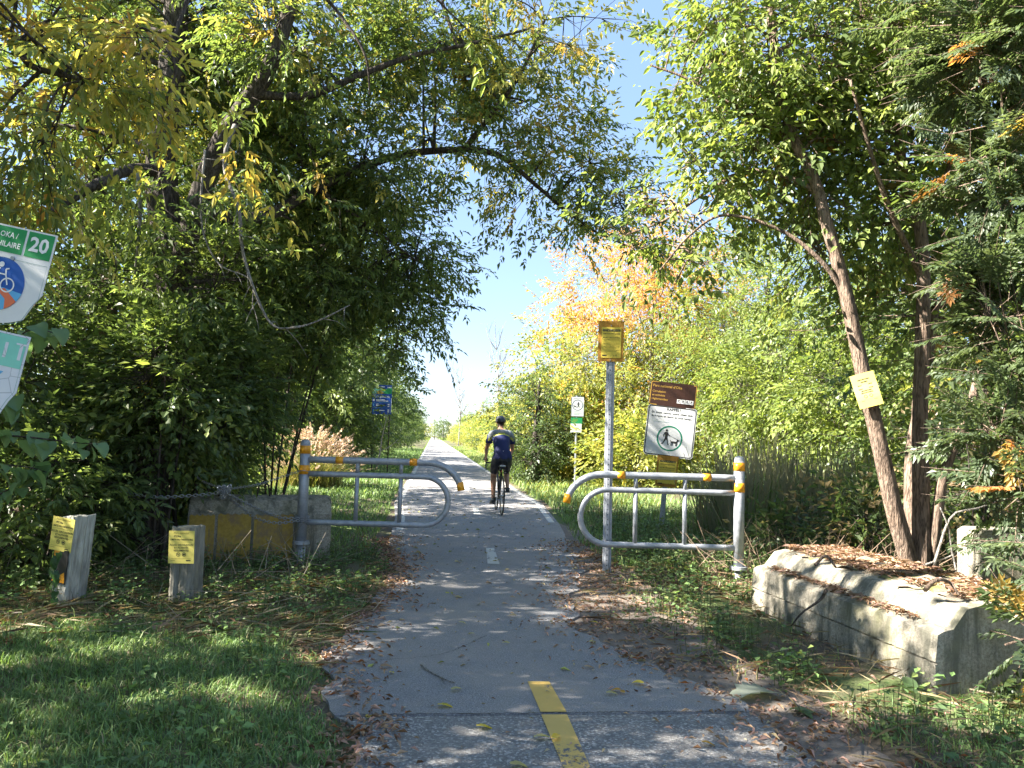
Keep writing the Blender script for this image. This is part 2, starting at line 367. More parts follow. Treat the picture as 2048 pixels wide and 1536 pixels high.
tag(mb.build('ground', M['ground'], smooth=True), kind='structure')

def strip(name, mt, y0, y1, fl, fr, z, step=.08, parent=None, thick=.03, cols=1):
    n = max(2, int((y1 - y0) / step)); yy = np.linspace(y0, y1, n) if y1 < 60 else np.concatenate([np.arange(y0, 40, step), np.linspace(40, y1, 120)])
    n = len(yy); L = np.array([fl(y) for y in yy]); R = np.array([fr(y) for y in yy]); mb = MB()
    v = np.concatenate([np.stack([L, yy, np.full(n, z)], 1), np.stack([R, yy, np.full(n, z)], 1), np.stack([L, yy, np.full(n, z - thick)], 1), np.stack([R, yy, np.full(n, z - thick)], 1)])
    f = []
    for k in range(n - 1):
        f += [(k, n + k, n + k + 1, k + 1), (k, k + 1, 2 * n + k + 1, 2 * n + k), (n + k, 3 * n + k, 3 * n + k + 1, n + k + 1)]
    f += [(0, 2 * n, 3 * n, n), (n - 1, 2 * n - 1, 4 * n - 1, 3 * n - 1)]
    mb.add(v, np.array(f)); o = mb.build(name, mt, parent); return o
YS = gp(1100, 1436)[1]
path = strip('bike_path', M['asphalt'], YS + .006, 420, eL, eR, .022, .07); tag(path, kind='structure')
o_ = strip('old_asphalt', M['asphalt_old'], -3.0, YS - .012, eL, eR, .018, .07); tag(o_, kind='structure')
r_ = np.random.RandomState(31); mb = MB()   # dark ragged joint and a few hairline cracks
def crack(pts, w, z):
    P = spline(pts, 90 if len(pts) < 4 else 140); n = len(P); T = nrm(np.gradient(P, axis=0)); S = np.stack([-T[:, 1], T[:, 0], np.zeros(n)], 1); j = r_.normal(0, .0035, n)[:, None]; ww = (w * r_.uniform(.25, 1.3, n))[:, None]
    A = P + S * (j + ww); Bb = P + S * (j - ww); A[:, 2] = Bb[:, 2] = z; i = np.arange(n - 1)
    mb.add(np.concatenate([A, Bb]), np.stack([n + i, n + i + 1, i + 1, i], 1))
crack([(float(eL(YS)) + .05, YS + .012, 0), (.4, YS + .008, 0), (1.1, YS + .014, 0), (float(eR(YS)) - .03, YS + .008, 0)], .0035, .0235)
crack([(-.35, YS + .9, 0), (.1, YS + 1.05, 0), (.42, YS + 1.5, 0)], .0022, .0235); crack([(1.5, YS + .5, 0), (1.25, YS + 1.1, 0), (1.35, YS + 2.1, 0)], .002, .0235); crack([(.9, YS + 3.2, 0), (1.5, YS + 3.35, 0), (2.0, YS + 3.3, 0)], .003, .0235)
mb.build('crack', M['crack'], path)
# dashed centre line and edge lines
CX = 0.78
def dash(y0, y1, x0, w, mt, name, parent, skew=0.0):
    mb = MB(); n = 6
    for k in range(n):
        a = y0 + (y1 - y0) * k / n; b = y0 + (y1 - y0) * (k + 1) / n
        mb.add([(x0 - w / 2, a, .0262), (x0 + w / 2, a, .0262), (x0 + w / 2, b, .0262), (x0 - w / 2, b, .0262)], np.array([(0, 1, 2, 3)]))
    return mb.build(name, mt, parent)
def quadmark(pts, mt, name, parent, z):
    mb = MB(); mb.add([(p[0], p[1], z) for p in pts], np.array([[0, 1, 2, 3]])); return mb.build(name, mt, parent)
for (a, b, c_, d) in (((975, 1132), (999, 1133), (988, 1100), (972, 1100)), ((947, 1032), (961, 1032), (957, 1018), (945, 1018)), ((930, 983), (940, 983), (937, 973), (928, 973))):
    quadmark([gp(*a), gp(*b), gp(*c_), gp(*d)], M['white_line'], 'white_dash', path, .0262)
y = 26.2
while y < 150: dash(y, y + 1.3, CX - .02, .12, M['white_line'], 'white_dash', path); y += 6.1
q = [(1098, 1372), (1055, 1372), (1081, 1434), (1133, 1434)]
quadmark([gp(*p) for p in (q[2], q[3], q[0], q[1])], M['yellow_line'], 'yellow_line', path, .0262)
q = [(1082, 1438), (1134, 1438), (1187, 1560), (1133, 1560)]
quadmark([gp(*p) for p in (q[3], q[2], q[1], q[0])], M['yellow_line_worn'], 'yellow_line', o_, .0225)
strip('edge_line', M['edge_line'], 11.2, 200, lambda y: eL(y) + .06, lambda y: eL(y) + .16, .0262, .25, path, .001)
strip('edge_line', M['edge_line'], 12.5, 200, lambda y: eR(y) - .16, lambda y: eR(y) - .06, .0262, .25, path, .001)
for nm_, f0, f1 in (('verge', lambda y: eL(y) - 3.2, lambda y: eL(y) - .0), ('verge', lambda y: eR(y) + .0, lambda y: eR(y) + 7)):
    vg = strip(nm_, M['verge'], 26, 420, f0, f1, .012, .5, None, .004); tag(vg, kind='structure')
# packed dirt shoulder right of the path
mb = MB(); yy = np.linspace(-1, 13, 120)
w_ = .75 + .35 * np.sin(yy * 1.1 + 1) ; w_ = w_ * smoothstep(13, 9, yy) * smoothstep(-1.5, 2, yy)
cols_ = 8; vv = []
for k in range(cols_ + 1):
    x = eR(yy) - .10 + (w_ + .10) * k / cols_; vv.append(np.stack([x, yy, gz(x, yy) + .006 - .02 * (k == cols_) + .022 * (k == 0) * 0], 1))
V = np.stack(vv, 1); i = np.arange(len(yy) - 1)[:, None] * (cols_ + 1); j = np.arange(cols_)[None, :]
mb.add(V.reshape(-1, 3), np.stack([i + j, i + j + 1, i + cols_ + 2 + j, i + cols_ + 1 + j], -1).reshape(-1, 4))
tag(mb.build('dirt_shoulder', M['dirt'], smooth=True), kind='structure')

# ------------------------------------------------------------------ foliage machinery
G = dict(dark=(.075, .115, .048), deep=(.058, .092, .045), mid=(.105, .155, .052), light=(.18, .235, .068), lime=(.255, .30, .08), ygreen=(.34, .34, .09), g1=(.11, .19, .06), g2=(.17, .27, .085), g3=(.25, .33, .12),
         yellow=(.56, .46, .11), gold=(.58, .36, .09), orange=(.62, .26, .085), plume=(.66, .54, .46), rust=(.32, .11, .03), cedar=(.08, .115, .065), cedar2=(.13, .17, .085), brown=(.18, .09, .04), tan=(.42, .28, .18), straw=(.42, .34, .2), pink=(.48, .30, .24))
def pick(pal, n, r):
    names = [p[0] for p in pal]; w = np.array([p[1] for p in pal], float); w /= w.sum()
    return np.array([G[k] for k in names])[r.choice(len(pal), n, p=w)]
def frames(T, r):
    """rotation whose x axis is T, z axis roughly up, random roll"""
    T = nrm(T); up = nrm(np.array([[0, 0, 1.0]]) + r.normal(0, .45, T.shape)); Yv = nrm(np.cross(up, T)); Zv = np.cross(T, Yv)
    return np.stack([T, Yv, Zv], -1)
def template(kind, r):
    P, D, N, L = [], [], [], []
    def add(p, d, n=(0, 0, 1), l=1.0): P.append(p); D.append(d); N.append(n); L.append(l)
    if kind == 'pinnate':
        for k in range(5):
            x = .06 + .1 * k
            for s in ((-1, 1) if k < 4 else (0,)):
                rd = nrm(np.array([.6 + r.uniform(-.2, .2) if s else 1.0, .8 * s, r.uniform(-.25, .2)])); st = np.array([x, 0, 0]); ln = r.uniform(.13, .19)
                side = nrm(np.cross((0, 0, 1), rd)); lp = r.uniform(.5, .8)
                for q in (.45, .75):
                    for sd in (-1, 1): add(st + rd * ln * q, nrm(rd * .7 + side * sd * lp + r.normal(0, .12, 3)), r.normal(0, .35, 3) + (0, 0, 1), r.uniform(.75, 1.05))
                add(st + rd * ln, rd + r.normal(0, .1, 3), r.normal(0, .35, 3) + (0, 0, 1), r.uniform(.95, 1.2))
    elif kind == 'simple':
        for k in range(9):
            x = .04 + .05 * k; s = (-1) ** k
            add((x, 0, 0), nrm(np.array([.55, .8 * s, r.uniform(-.3, .3)])), r.normal(0, .4, 3) + (0, 0, 1), r.uniform(.7, 1.15))
            if k in (2, 4, 5):
                for q in range(4):
                    d = nrm(np.array([.7, -.6 * s, r.uniform(-.2, .3)])); add(np.array((x, 0, 0)) + d * .06 * (q + 1), nrm(d + np.array([0, .8 * (-1) ** q, 0])), r.normal(0, .4, 3) + (0, 0, 1), r.uniform(.6, 1.05))
        add((.47, 0, 0), (1, 0, 0), (0, 0, 1), 1)
    elif kind == 'locust':
        for k in range(6):
            x = .05 + .08 * k; s = (-1) ** k
            rd = nrm(np.array([.55, .85 * s if k < 5 else 0, r.uniform(-.35, .1)])); side = nrm(np.cross((0, 0, 1), rd)); ln = .26
            for q in range(6):
                for sd in (-1, 1): add(np.array((x, 0, 0)) + rd * ln * (q + 1) / 6, nrm(rd * .35 + side * sd), r.normal(0, .15, 3) + (0, 0, 1), r.uniform(.8, 1.1))
    elif kind == 'cedar':
        for k in range(8):
            x = .02 + .035 * k
            for s in (-1, 1):
                rd = nrm(np.array([.75, .7 * s, r.uniform(-.12, .12)])); ln = .13 * (1 - k / 11) + .02; side = nrm(np.cross((0, 0, 1), rd))
                m_ = max(2, int(ln / .032))
                for q in range(m_):
                    for sd in (-1, 1): add(np.array((x, 0, 0)) + rd * ln * q / m_, nrm(rd + side * sd * .55 + r.normal(0, .08, 3)), r.normal(0, .2, 3) + (0, 0, 1), r.uniform(.8, 1.2))
                add(np.array((x, 0, 0)) + rd * ln * .8, rd, (0, 0, 1), 1.1)
        add((.28, 0, 0), (1, 0, 0), (0, 0, 1), 1.3)
    return [np.array(a, float) for a in (P, D, N, L)]
KIND = dict(pinnate=(.20, .085), simple=(.30, .07), locust=(.22, .055), cedar=(.20, .045))
def sprays(mb, C, T, kind, pal, r, leaf=None, scale=1.0, droop=.35, hi=False, pal2=None, w2=None, wr=None):
    """leafy twigs at C pointing along T; pal2 with weight w2 per spray for another palette"""
    C = np.asarray(C, float); n = len(C)
    if n == 0: return 0
    w0, l0 = KIND[kind]; leaf = leaf or l0; wr = wr or w0; tp = [template(kind, r) for _ in range(6)]; which = r.randint(0, 6, n); tot = 0
    for q in range(6):
        s = np.where(which == q)[0]
        if len(s) == 0: continue
        R = frames(T[s], r); P, D, N, L = tp[q]; m_ = len(P); sc = scale * r.uniform(.75, 1.2, len(s))
        p = np.einsum('nij,mj->nmi', R, P) * sc[:, None, None]
        # gravity bends the twig
        p[..., 2] -= .35 * droop * np.linalg.norm(p[..., :2], axis=-1) ** 1.5
        p = p + C[s][:, None, :]
        d = np.einsum('nij,mj->nmi', R, D); d[..., 2] -= droop * r.uniform(.2, 1.5, d.shape[:2]); N_ = np.einsum('nij,mj->nmi', R, N) + np.array([0, 0, .4]) + r.normal(0, .25, d.shape)
        c = pick(pal, len(s), r)
        if pal2 is not None:
            alt = pick(pal2, len(s), r); c = np.where((r.uniform(size=len(s)) < w2[s])[:, None], alt, c)
        c = c[:, None, :] * np.ones((1, m_, 1)); mixc = pick(pal, len(s) * m_, r).reshape(len(s), m_, 3); c = c * .65 + mixc * .35
        c = c * r.uniform(.72, 1.3, (len(s), m_, 1)); keep = r.uniform(size=(len(s), m_)) < .9
        ll = (L[None, :] * leaf * r.uniform(.5, 1.35, (len(s), m_)))
        mb.leaves(p[keep], d[keep], N_[keep], ll[keep], wr, c[keep], hi=hi, fold=.07, curl=.16); tot += keep.sum()
    return tot

# patches that the sun reaches through the canopy: (x0,x1,y0,y1,z, probability a leafy twig in the way is missing)
LIT = [(-8, 9, 19.8, 23.8, 0, 1.0), (2.3, 4.8, 3.3, 7.8, .6, 1.0), (1.3, 3.6, 7.0, 9.2, .8, .75), (3.3, 7.5, 4.5, 9.5, 2.2, .55), (-.75, .5, 7.0, 7.7, 0, .9), (.9, 1.6, 7.1, 7.5, 0, .9),
       (.15, .75, 3.02, 3.25, 0, 1), (1.3, 1.9, 2.7, 3.0, 0, 1), (1.2, 2.4, 5.2, 6.4, 0, .5), (-6, 6, 37.5, 38.6, 0, 1), (-1.9, -.9, 5.9, 6.9, 0, .6), (.2, 1.6, 10.6, 10.9, 0, .9), (3, 9, 9, 20, 2.5, .3),
       (-4.2, -3.2, 5.6, 6.4, .6, .8), (2.2, 3.6, 2.6, 4.0, 0.0, .6), (-5.0, -1.2, 16.2, 20.5, .5, 1.0), (-5.5, -2.0, 9.5, 17, 1.4, .4), (-5.8, -3, 6, 9, 1.6, .35), (-3.6, -2.2, 6.3, 7.2, 0, .6), (4.0, 6.4, 9.4, 12.2, .9, .85), (-3.6, .2, 8.6, 12, 3.0, .5), (-3.8, -1.6, 8.2, 11, 1.4, .4)]
def sunprune(C, r, side=None):
    C = np.asarray(C); keep = np.ones(len(C), bool); u = r.uniform(size=len(C))
    for x0, x1, y0, y1, z0, p in LIT:
        h = C - SUN[None, :] * ((C[:, 2] - z0) / SUN[2])[:, None]
        inn = (h[:, 0] > x0) & (h[:, 0] < x1) & (h[:, 1] > y0) & (h[:, 1] < y1) & (C[:, 2] > z0 + .9) & (C[:, 0] < x1 - 1.2 if x1 < 8 else C[:, 0] < 3)
        keep &= ~(inn & (u < p))
    return keep

def tree(name, limbs, blobs, n, kind, pal, seed, loc=(0, 0, 0), bk='bark', leaf=None, scale=1.0, droop=.35, hi=False, pal2=None, w2f=None, nsub=50, prune=True, clump=.9, thr=-.35,
         label=None, cat='tree', group=None, bare=(), trunk_name='trunk', crown_name='crown', shell=2.3, keepf=None, wr=None, sides=12):
    """limbs: list of (points, r0, r1); blobs: (centre, (rx,ry,rz), weight). World coordinates."""
    r = np.random.RandomState(seed); loc = np.asarray(loc, float)
    root = empty(name, loc, label=label, cat=cat, group=group)
    tb = MB(); sk = []; skr = []
    for k, (pts, r0, r1) in enumerate(limbs):
        P = spline(pts, max(8, 6 * len(pts))); R = r0 + (r1 - r0) * np.linspace(0, 1, len(P)) ** .85
        if k == 0 or r0 > .12: R = R * (1 + .35 * np.exp(-np.maximum(P[:, 2] - loc[2], 0) / .18))
        tb.tube(P - loc, R, sides if r0 > .05 else 7, rough=.09 if r0 > .05 else .04, seed=k + seed)
        q = slice(len(P) // 4 if k == 0 else 2, None); sk.append(P[q]); skr.append(R[q])
    sk0 = np.concatenate(sk); skr0 = np.concatenate(skr)
    # sprays in the blobs
    w = np.array([b[2] * (b[1][0] * b[1][1] * b[1][2]) ** .75 for b in blobs]); w /= w.sum()
    cnt = r.multinomial(n, w); C = []; O = []
    for (c, rad, _), m_ in zip(blobs, cnt):
        d = nrm(r.normal(size=(m_, 3))); u = r.uniform(size=m_) ** (1 / shell); p = np.asarray(c) + d * u[:, None] * np.asarray(rad) * (1 + .18 * noise(d * 2, 1, seed))[:, None]
        C.append(p); O.append(d)
    C = np.concatenate(C); O = np.concatenate(O)
    keep = (noise(C, clump, seed + 7) > thr) & (C[:, 2] > .15)
    if prune: keep &= sunprune(C, r)
    if keepf is not None: keep &= keepf(C, r)
    C = C[keep]; O = O[keep]
    if len(C):
        # secondary boughs
        ends = C[r.choice(len(C), min(nsub, len(C)), replace=False)]; sub = [sk0]
        for e in ends:
            dd = np.linalg.norm(sk0 - e, axis=1) + np.maximum(sk0[:, 2] - e[2], 0) * .6; k = int(np.argmin(dd)); a = sk0[k]; L = np.linalg.norm(e - a)
            mid = (a + e) / 2 + np.array([0, 0, .12 * L]) + r.normal(0, .05 * L, 3)
            P = spline([a, mid, e], 7); r0 = min(skr0[k] * .7, .008 + .013 * L); tb.tube(P - loc, np.linspace(r0, .005, 7), 5, caps=False); sub.append(P[2:])
        sub = np.concatenate(sub)
        A = np.empty_like(C)
        for k in range(0, len(C), 400):
            dd = np.linalg.norm(C[k:k + 400, None, :] - sub[None], axis=2); A[k:k + 400] = sub[np.argmin(dd, 1)]
        T = nrm(nrm(C - A) * .7 + O * .6 + r.normal(0, .35, C.shape) + np.array([0, 0, -.1]))
        far = np.linalg.norm(C - A, axis=1) < .7
        tb.sticks((A - loc)[far], (C - loc)[far], .006, .003)
        tb.sticks(C - loc, C - loc + T * .42 * scale, .0032, .0015)
        cb = MB()
        w2 = np.clip(w2f(C, O, r), 0, 1) if w2f else None
        sprays(cb, C - loc, T, kind, pal, r, leaf, scale, droop, hi, pal2, w2, wr)
        cb.build(crown_name, M['leaf'], root)
    tb.build(trunk_name, M[bk], root, smooth=True)
    for nm, pts, r0, r1, mt in bare:
        b = MB(); P = spline(pts, 5 * len(pts)); b.tube(P - loc, np.linspace(r0, r1, len(P)), 6, rough=.08)
        rr = np.random.RandomState(seed + len(pts))
        for k in range(4, len(P) - 1, 4):
            d = nrm(rr.normal(0, 1, 3) + np.array([0, 0, -.3])); l = rr.uniform(.1, .35); b.tube(spline([P[k] - loc, P[k] - loc + d * l * .6, P[k] - loc + d * l + [0, 0, -.05]], 5), np.linspace(r1 * .9, .002, 5), 4)
        b.build(nm, M[mt], root, smooth=True)
    return root

# ------------------------------------------------------------------ trees with a place of their own
def B(px, py, d, r, w=1.0, sq=(1, 1, 1)):
    r = (r, r, r) if isinstance(r, (int, float)) else r
    return (at(px, py, d), (r[0] * sq[0], r[1] * sq[1], r[2] * sq[2]), w)
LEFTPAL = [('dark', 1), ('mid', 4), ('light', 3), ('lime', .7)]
YEL = [('ygreen', 2), ('yellow', 2), ('gold', .8), ('light', 1)]
def outer(z0, z1, amt): return lambda C, O, r: amt * smoothstep(z0, z1, C[:, 2]) + .25 * amt * noise(C, 1.2, 5)

b0 = gp(285, 1118)
fork = at(352, 600, 8.3)
tree('double_trunk_maple', [
    ([b0, at(300, 950, 8.2), at(330, 780, 8.25), fork, at(330, 430, 8.3), at(322, 320, 8.3), at(338, 200, 8.4), at(350, 60, 8.5), at(362, -160, 8.7)], .23, .12),
    ([fork, at(385, 440, 8.1), at(430, 310, 8.0), at(485, 215, 7.9), at(540, 130, 7.9), at(600, -40, 8.0)], .125, .07),
    ([at(325, 380, 8.3), at(310, 345, 8.1), at(255, 342, 7.7), at(180, 375, 7.3), at(90, 430, 6.9)], .085, .035),
    ([at(395, 430, 8.15), at(520, 435, 8.7), at(620, 385, 9.1), at(700, 345, 9.3), at(810, 308, 9.5), at(950, 297, 9.5)], .08, .038),
    ([at(930, 297, 9.5), at(1000, 312, 9.6), at(1060, 360, 9.8), at(1130, 420, 10), at(1200, 470, 10.1)], .045, .014),
    ([at(930, 297, 9.5), at(985, 225, 9.3), at(1040, 150, 9.2), at(1090, 40, 9.1)], .04, .015),
    ([at(510, 190, 7.9), at(620, 190, 8.1), at(720, 150, 8.2), at(830, 110, 8.4), at(930, 90, 8.6), at(1050, 60, 8.8)], .05, .015),
    ([at(640, 380, 9.1), at(750, 460, 9.6), at(830, 520, 10)], .035, .012),
], [B(150, 60, 9, 1.3), B(350, 90, 9.8, 1.5), B(530, 40, 9.2, 1.3), B(90, 330, 9, 1.1), B(260, 300, 10, 1.2), B(520, 300, 9.6, 1.1), B(680, 170, 9.2, 1.1), B(700, 30, 9, 1.2), B(820, 180, 9.4, .95),
    B(650, 300, 10, .9), B(820, 60, 9.2, 1.0), B(930, 130, 9.4, .8), B(960, 30, 9.2, .9), B(1070, 60, 9.2, .8, .7), B(1170, 50, 9.2, .6, .6), B(1060, 210, 9.5, .75, .9), B(1110, 290, 9.6, .5, .8), B(900, 260, 9.8, .85, 1.5), B(1010, 320, 9.8, .65, 2),
    B(1130, 350, 9.9, .65, 1.8), B(1210, 420, 10, .6, 2.2), B(1120, 440, 10, .45, 2), B(1250, 500, 10.1, .3, 1.6), B(1030, 400, 9.9, .35, 1.2), B(470, 250, 7.3, .45, 1.3), B(560, 180, 7.5, .42, 1.3), B(430, 340, 7.4, .4, 1.2), B(540, 60, 7.6, .4, 1.2), B(620, 380, 8.6, .5, 1.2), B(760, 320, 9, .5, 1.2), B(880, 300, 9.2, .42, 1.2), B(330, 400, 7.6, .45, .7), B(420, 520, 7.6, .5, .7), B(260, 560, 7.8, .5, .7), B(980, 200, 9.5, .6),
    B(760, 400, 10, .9), B(600, 480, 9.8, 1.0), B(740, 530, 10.3, .85), B(850, 470, 10.6, .55), B(850, 600, 10.8, .42), B(880, 520, 10.8, .38), B(470, 560, 9.6, .8), B(780, 640, 10.8, .6),
    B(200, -250, 9, 1.8, .14), B(600, -250, 9, 2.0, .14), B(1000, -160, 9, 1.0, .15)],
    6000, 'pinnate', LEFTPAL, 11, loc=b0, bk='bark', leaf=.088, pal2=YEL, w2f=lambda C, O, r: .30 * smoothstep(3.6, 5.5, C[:, 2]) + .45 * smoothstep(.2, 1.4, C[:, 0]) * smoothstep(3.8, 4.6, C[:, 2]), nsub=170, clump=.6, thr=-.42,
    label='big left tree with two forking trunks and a long limb arching over the path', trunk_name='trunk',
    bare=[('dead_branch', [at(274, 345, 7.7), at(280, 420, 7.7), at(276, 480, 7.7), at(270, 548, 7.7)], .024, .01, 'bark_grey'),
          ('dead_branch', [at(470, 250, 7.2), at(452, 300, 7.1), at(452, 350, 7.1), at(478, 420, 7.0), at(485, 500, 7.0), at(512, 590, 7.0), at(545, 650, 7.0), at(590, 655, 7.0), at(640, 640, 7.1), at(700, 610, 7.2)], .022, .006, 'bark_grey'),
          ('dead_branch', [at(410, 300, 7.2), at(402, 400, 7.1), at(408, 470, 7.1), at(440, 530, 7.0), at(500, 560, 7.0), at(505, 620, 7.0)], .012, .005, 'bark_grey')])

# near overhanging tree rooted left of the frame
b1 = np.array([-4.3, 4.2, 0.0])
tree('overhanging_ash', [
    ([b1, b1 + [.05, .1, 2.0], b1 + [.2, .2, 4.2], b1 + [.4, .4, 7.5]], .2, .09),
    ([b1 + [.15, .15, 3.6], at(60, -60, 5.2), at(200, -110, 5.2), at(400, -70, 5.0), at(600, -60, 5.0), at(800, -60, 5.1)], .06, .015),
    ([b1 + [.12, .12, 3.0], at(-40, 60, 4.9), at(60, 130, 4.7), at(170, 160, 4.6)], .04, .012),
    ([at(400, -70, 5.0), at(375, 0, 4.9), at(345, 90, 4.8), at(350, 150, 4.8), at(330, 200, 4.75)], .018, .006),
    ([at(600, -60, 5.0), at(680, 30, 5.1), at(730, 110, 5.1), at(740, 190, 5.2)], .016, .005),
], [B(60, 200, 4.6, .33, 1.3), B(130, 250, 4.7, .36, 1.3), B(60, 330, 4.7, .3), B(340, 60, 4.7, .36, 1.5), B(390, 160, 4.9, .33, 1.2), B(300, 20, 4.9, .35), B(560, 60, 5, .42, 1.2), B(620, 150, 5.2, .42, 1.2), B(700, 40, 5, .38), B(740, 170, 5.3, .42, 1.2), B(480, 150, 5.1, .4),
    B(520, 240, 5.4, .3), B(700, 280, 5.5, .3, .8), B(180, 90, 4.8, .4), B(790, 90, 5.1, .36), B(930, 40, 5.3, .32, .7), B(1080, 20, 5.6, .3, .6), B(40, 30, 4.6, .4), B(450, -60, 5, .6), B(120, -120, 5, .6), B(750, -120, 5, .6), ((-3.3, 3.3, 3.3), (.75, .9, .7), 1.5), ((-4.1, 5.4, 4.1), (.8, .8, .7), 1.4), ((-3.3, 4.7, 2.9), (.6, .8, .6), 1.5)],  # last three leaf masses, mostly out of view, added to shade the path
    660, 'pinnate', [('light', 2.5), ('mid', 1.5), ('ygreen', 3), ('yellow', 1.2)], 12, loc=b1, leaf=.085, pal2=[('yellow', 3), ('gold', 2), ('orange', .4)], w2f=lambda C, O, r: np.full(len(C), .42), nsub=60, hi=True, thr=-.9, droop=.55, wr=.17,
    label='ash outside the left edge hanging yellow and green leaves into the top of the picture', cat='tree')
# the body of that tree and its neighbours, beyond the left edge: they shade the foreground
def simple_tree(name, base, H, R, n, kind, pal, seed, label, group=None, lean=(0, 0), r0=.14, z0=.28, leaf=.11, pal2=None, w2f=None, bk='bark', scale=1.0, nsub=40, thr=-.35, clump=.9, keepf=None, hi=False, prune=True, droop=.35, cat='tree', wr=None, nb=9):
    rr = random.Random(seed); base = np.asarray(base, float); top = base + [lean[0], lean[1], H * .88]
    trunk = [base, base + [lean[0] * .2 + rr.uniform(-.1, .1), lean[1] * .2, H * .3], base + [lean[0] * .6 + rr.uniform(-.15, .15), lean[1] * .6, H * .6], top]
    tp = spline(trunk, 20); limbs = [(trunk, r0, r0 * .3)]; blobs = []
    for k in range(nb):
        f = z0 + (1 - z0) * (k + .5) / nb; a = k * 2.4 + rr.uniform(-.5, .5); env = math.sin(pi * min(1, (f - z0 * .7) / (1.03 - z0 * .7)) ** .8) ** .6
        p = tp[min(19, int(f * 19))]; rad = R * .62 * env * rr.uniform(.85, 1.15); off = R * .5 * env
        c = p + [cos(a) * off, sin(a) * off, H * .06]; blobs.append((c, (rad, rad, rad * .8), 1.0))
        q = tp[max(1, min(19, int(f * .8 * 19)))]; limbs.append(([q, (q + c) / 2 + [0, 0, .1], c], r0 * .4 * (1 - f * .5), .01))
    return tree(name, limbs, blobs, n, kind, pal, seed, loc=base, bk=bk, leaf=leaf, label=label, group=group, pal2=pal2, w2f=w2f, scale=scale, nsub=nsub, thr=thr, clump=clump, keepf=keepf, hi=hi, prune=prune, droop=droop, cat=cat, wr=wr, sides=9)
def offscreen_thin(C, r): return np.ones(len(C), bool)
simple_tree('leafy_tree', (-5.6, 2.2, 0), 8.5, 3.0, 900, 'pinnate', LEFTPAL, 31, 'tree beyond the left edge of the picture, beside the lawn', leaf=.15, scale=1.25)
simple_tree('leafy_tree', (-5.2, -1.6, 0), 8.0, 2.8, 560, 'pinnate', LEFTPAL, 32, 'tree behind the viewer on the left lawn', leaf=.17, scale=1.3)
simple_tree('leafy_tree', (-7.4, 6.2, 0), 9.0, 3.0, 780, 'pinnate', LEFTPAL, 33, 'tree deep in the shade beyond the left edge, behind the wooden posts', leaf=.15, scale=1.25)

# left wall of trees behind the block, each with its own crown
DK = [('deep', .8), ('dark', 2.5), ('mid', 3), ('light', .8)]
b2 = gp(165, 1080)
tree('dark_trunk_tree', [([np.array([-6.0, 9.6, 0]), at(190, 700, 11), at(195, 400, 11), at(185, 270, 11), at(180, 150, 11), at(200, -50, 11)], .17, .09),
                         ([at(190, 500, 11), at(110, 330, 11), at(40, 180, 11), at(-20, 60, 11)], .08, .03)],
     [B(60, 150, 11, 1.6), B(250, 250, 11.5, 1.5), B(60, 420, 11, 1.5), B(230, 470, 11.5, 1.4), B(420, 430, 11.5, 1.3), B(200, 40, 11.5, 1.8), B(430, 160, 12, 1.6)], 430, 'pinnate', LEFTPAL, 41, loc=(-6.0, 9.6, 0), leaf=.12, scale=1.1,
     label='dark straight tree standing left of the double trunk, behind it')
b3 = np.array([-5.3, 7.6, 0.0])
tree('sunlit_stub_tree', [([b3, at(240, 960, 8.6), at(225, 880, 8.7), at(185, 800, 8.9), at(150, 700, 9.2), at(120, 560, 9.4)], .10, .05)],
     [B(60, 640, 8.6, .9), B(180, 640, 9.2, .9), B(120, 760, 8.8, .7), B(60, 850, 8.4, .6)], 420, 'simple', DK, 42, loc=b3, bk='bark_red', leaf=.08, label='slender leaning tree with sunlit reddish bark left of the big trunk')
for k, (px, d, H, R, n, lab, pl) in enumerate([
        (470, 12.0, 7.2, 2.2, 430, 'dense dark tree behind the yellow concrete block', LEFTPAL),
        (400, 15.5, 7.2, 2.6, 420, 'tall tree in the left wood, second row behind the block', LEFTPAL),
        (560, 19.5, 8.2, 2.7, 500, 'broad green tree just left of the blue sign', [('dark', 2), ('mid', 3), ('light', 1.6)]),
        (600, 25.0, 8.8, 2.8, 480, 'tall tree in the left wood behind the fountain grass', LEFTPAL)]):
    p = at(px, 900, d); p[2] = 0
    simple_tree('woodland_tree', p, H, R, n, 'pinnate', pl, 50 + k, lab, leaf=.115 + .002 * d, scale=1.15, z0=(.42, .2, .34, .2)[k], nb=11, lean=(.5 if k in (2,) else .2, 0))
p = np.array([-4.3, 29.5, 0]); simple_tree('woodland_tree', p, 8.8, 2.8, 560, 'pinnate', [('dark', 2), ('mid', 3), ('light', 1.4)], 57, 'tree right behind the blue sign, leaning toward the path', leaf=.17, scale=1.3, z0=.12, nb=11, lean=(1.3, 0))

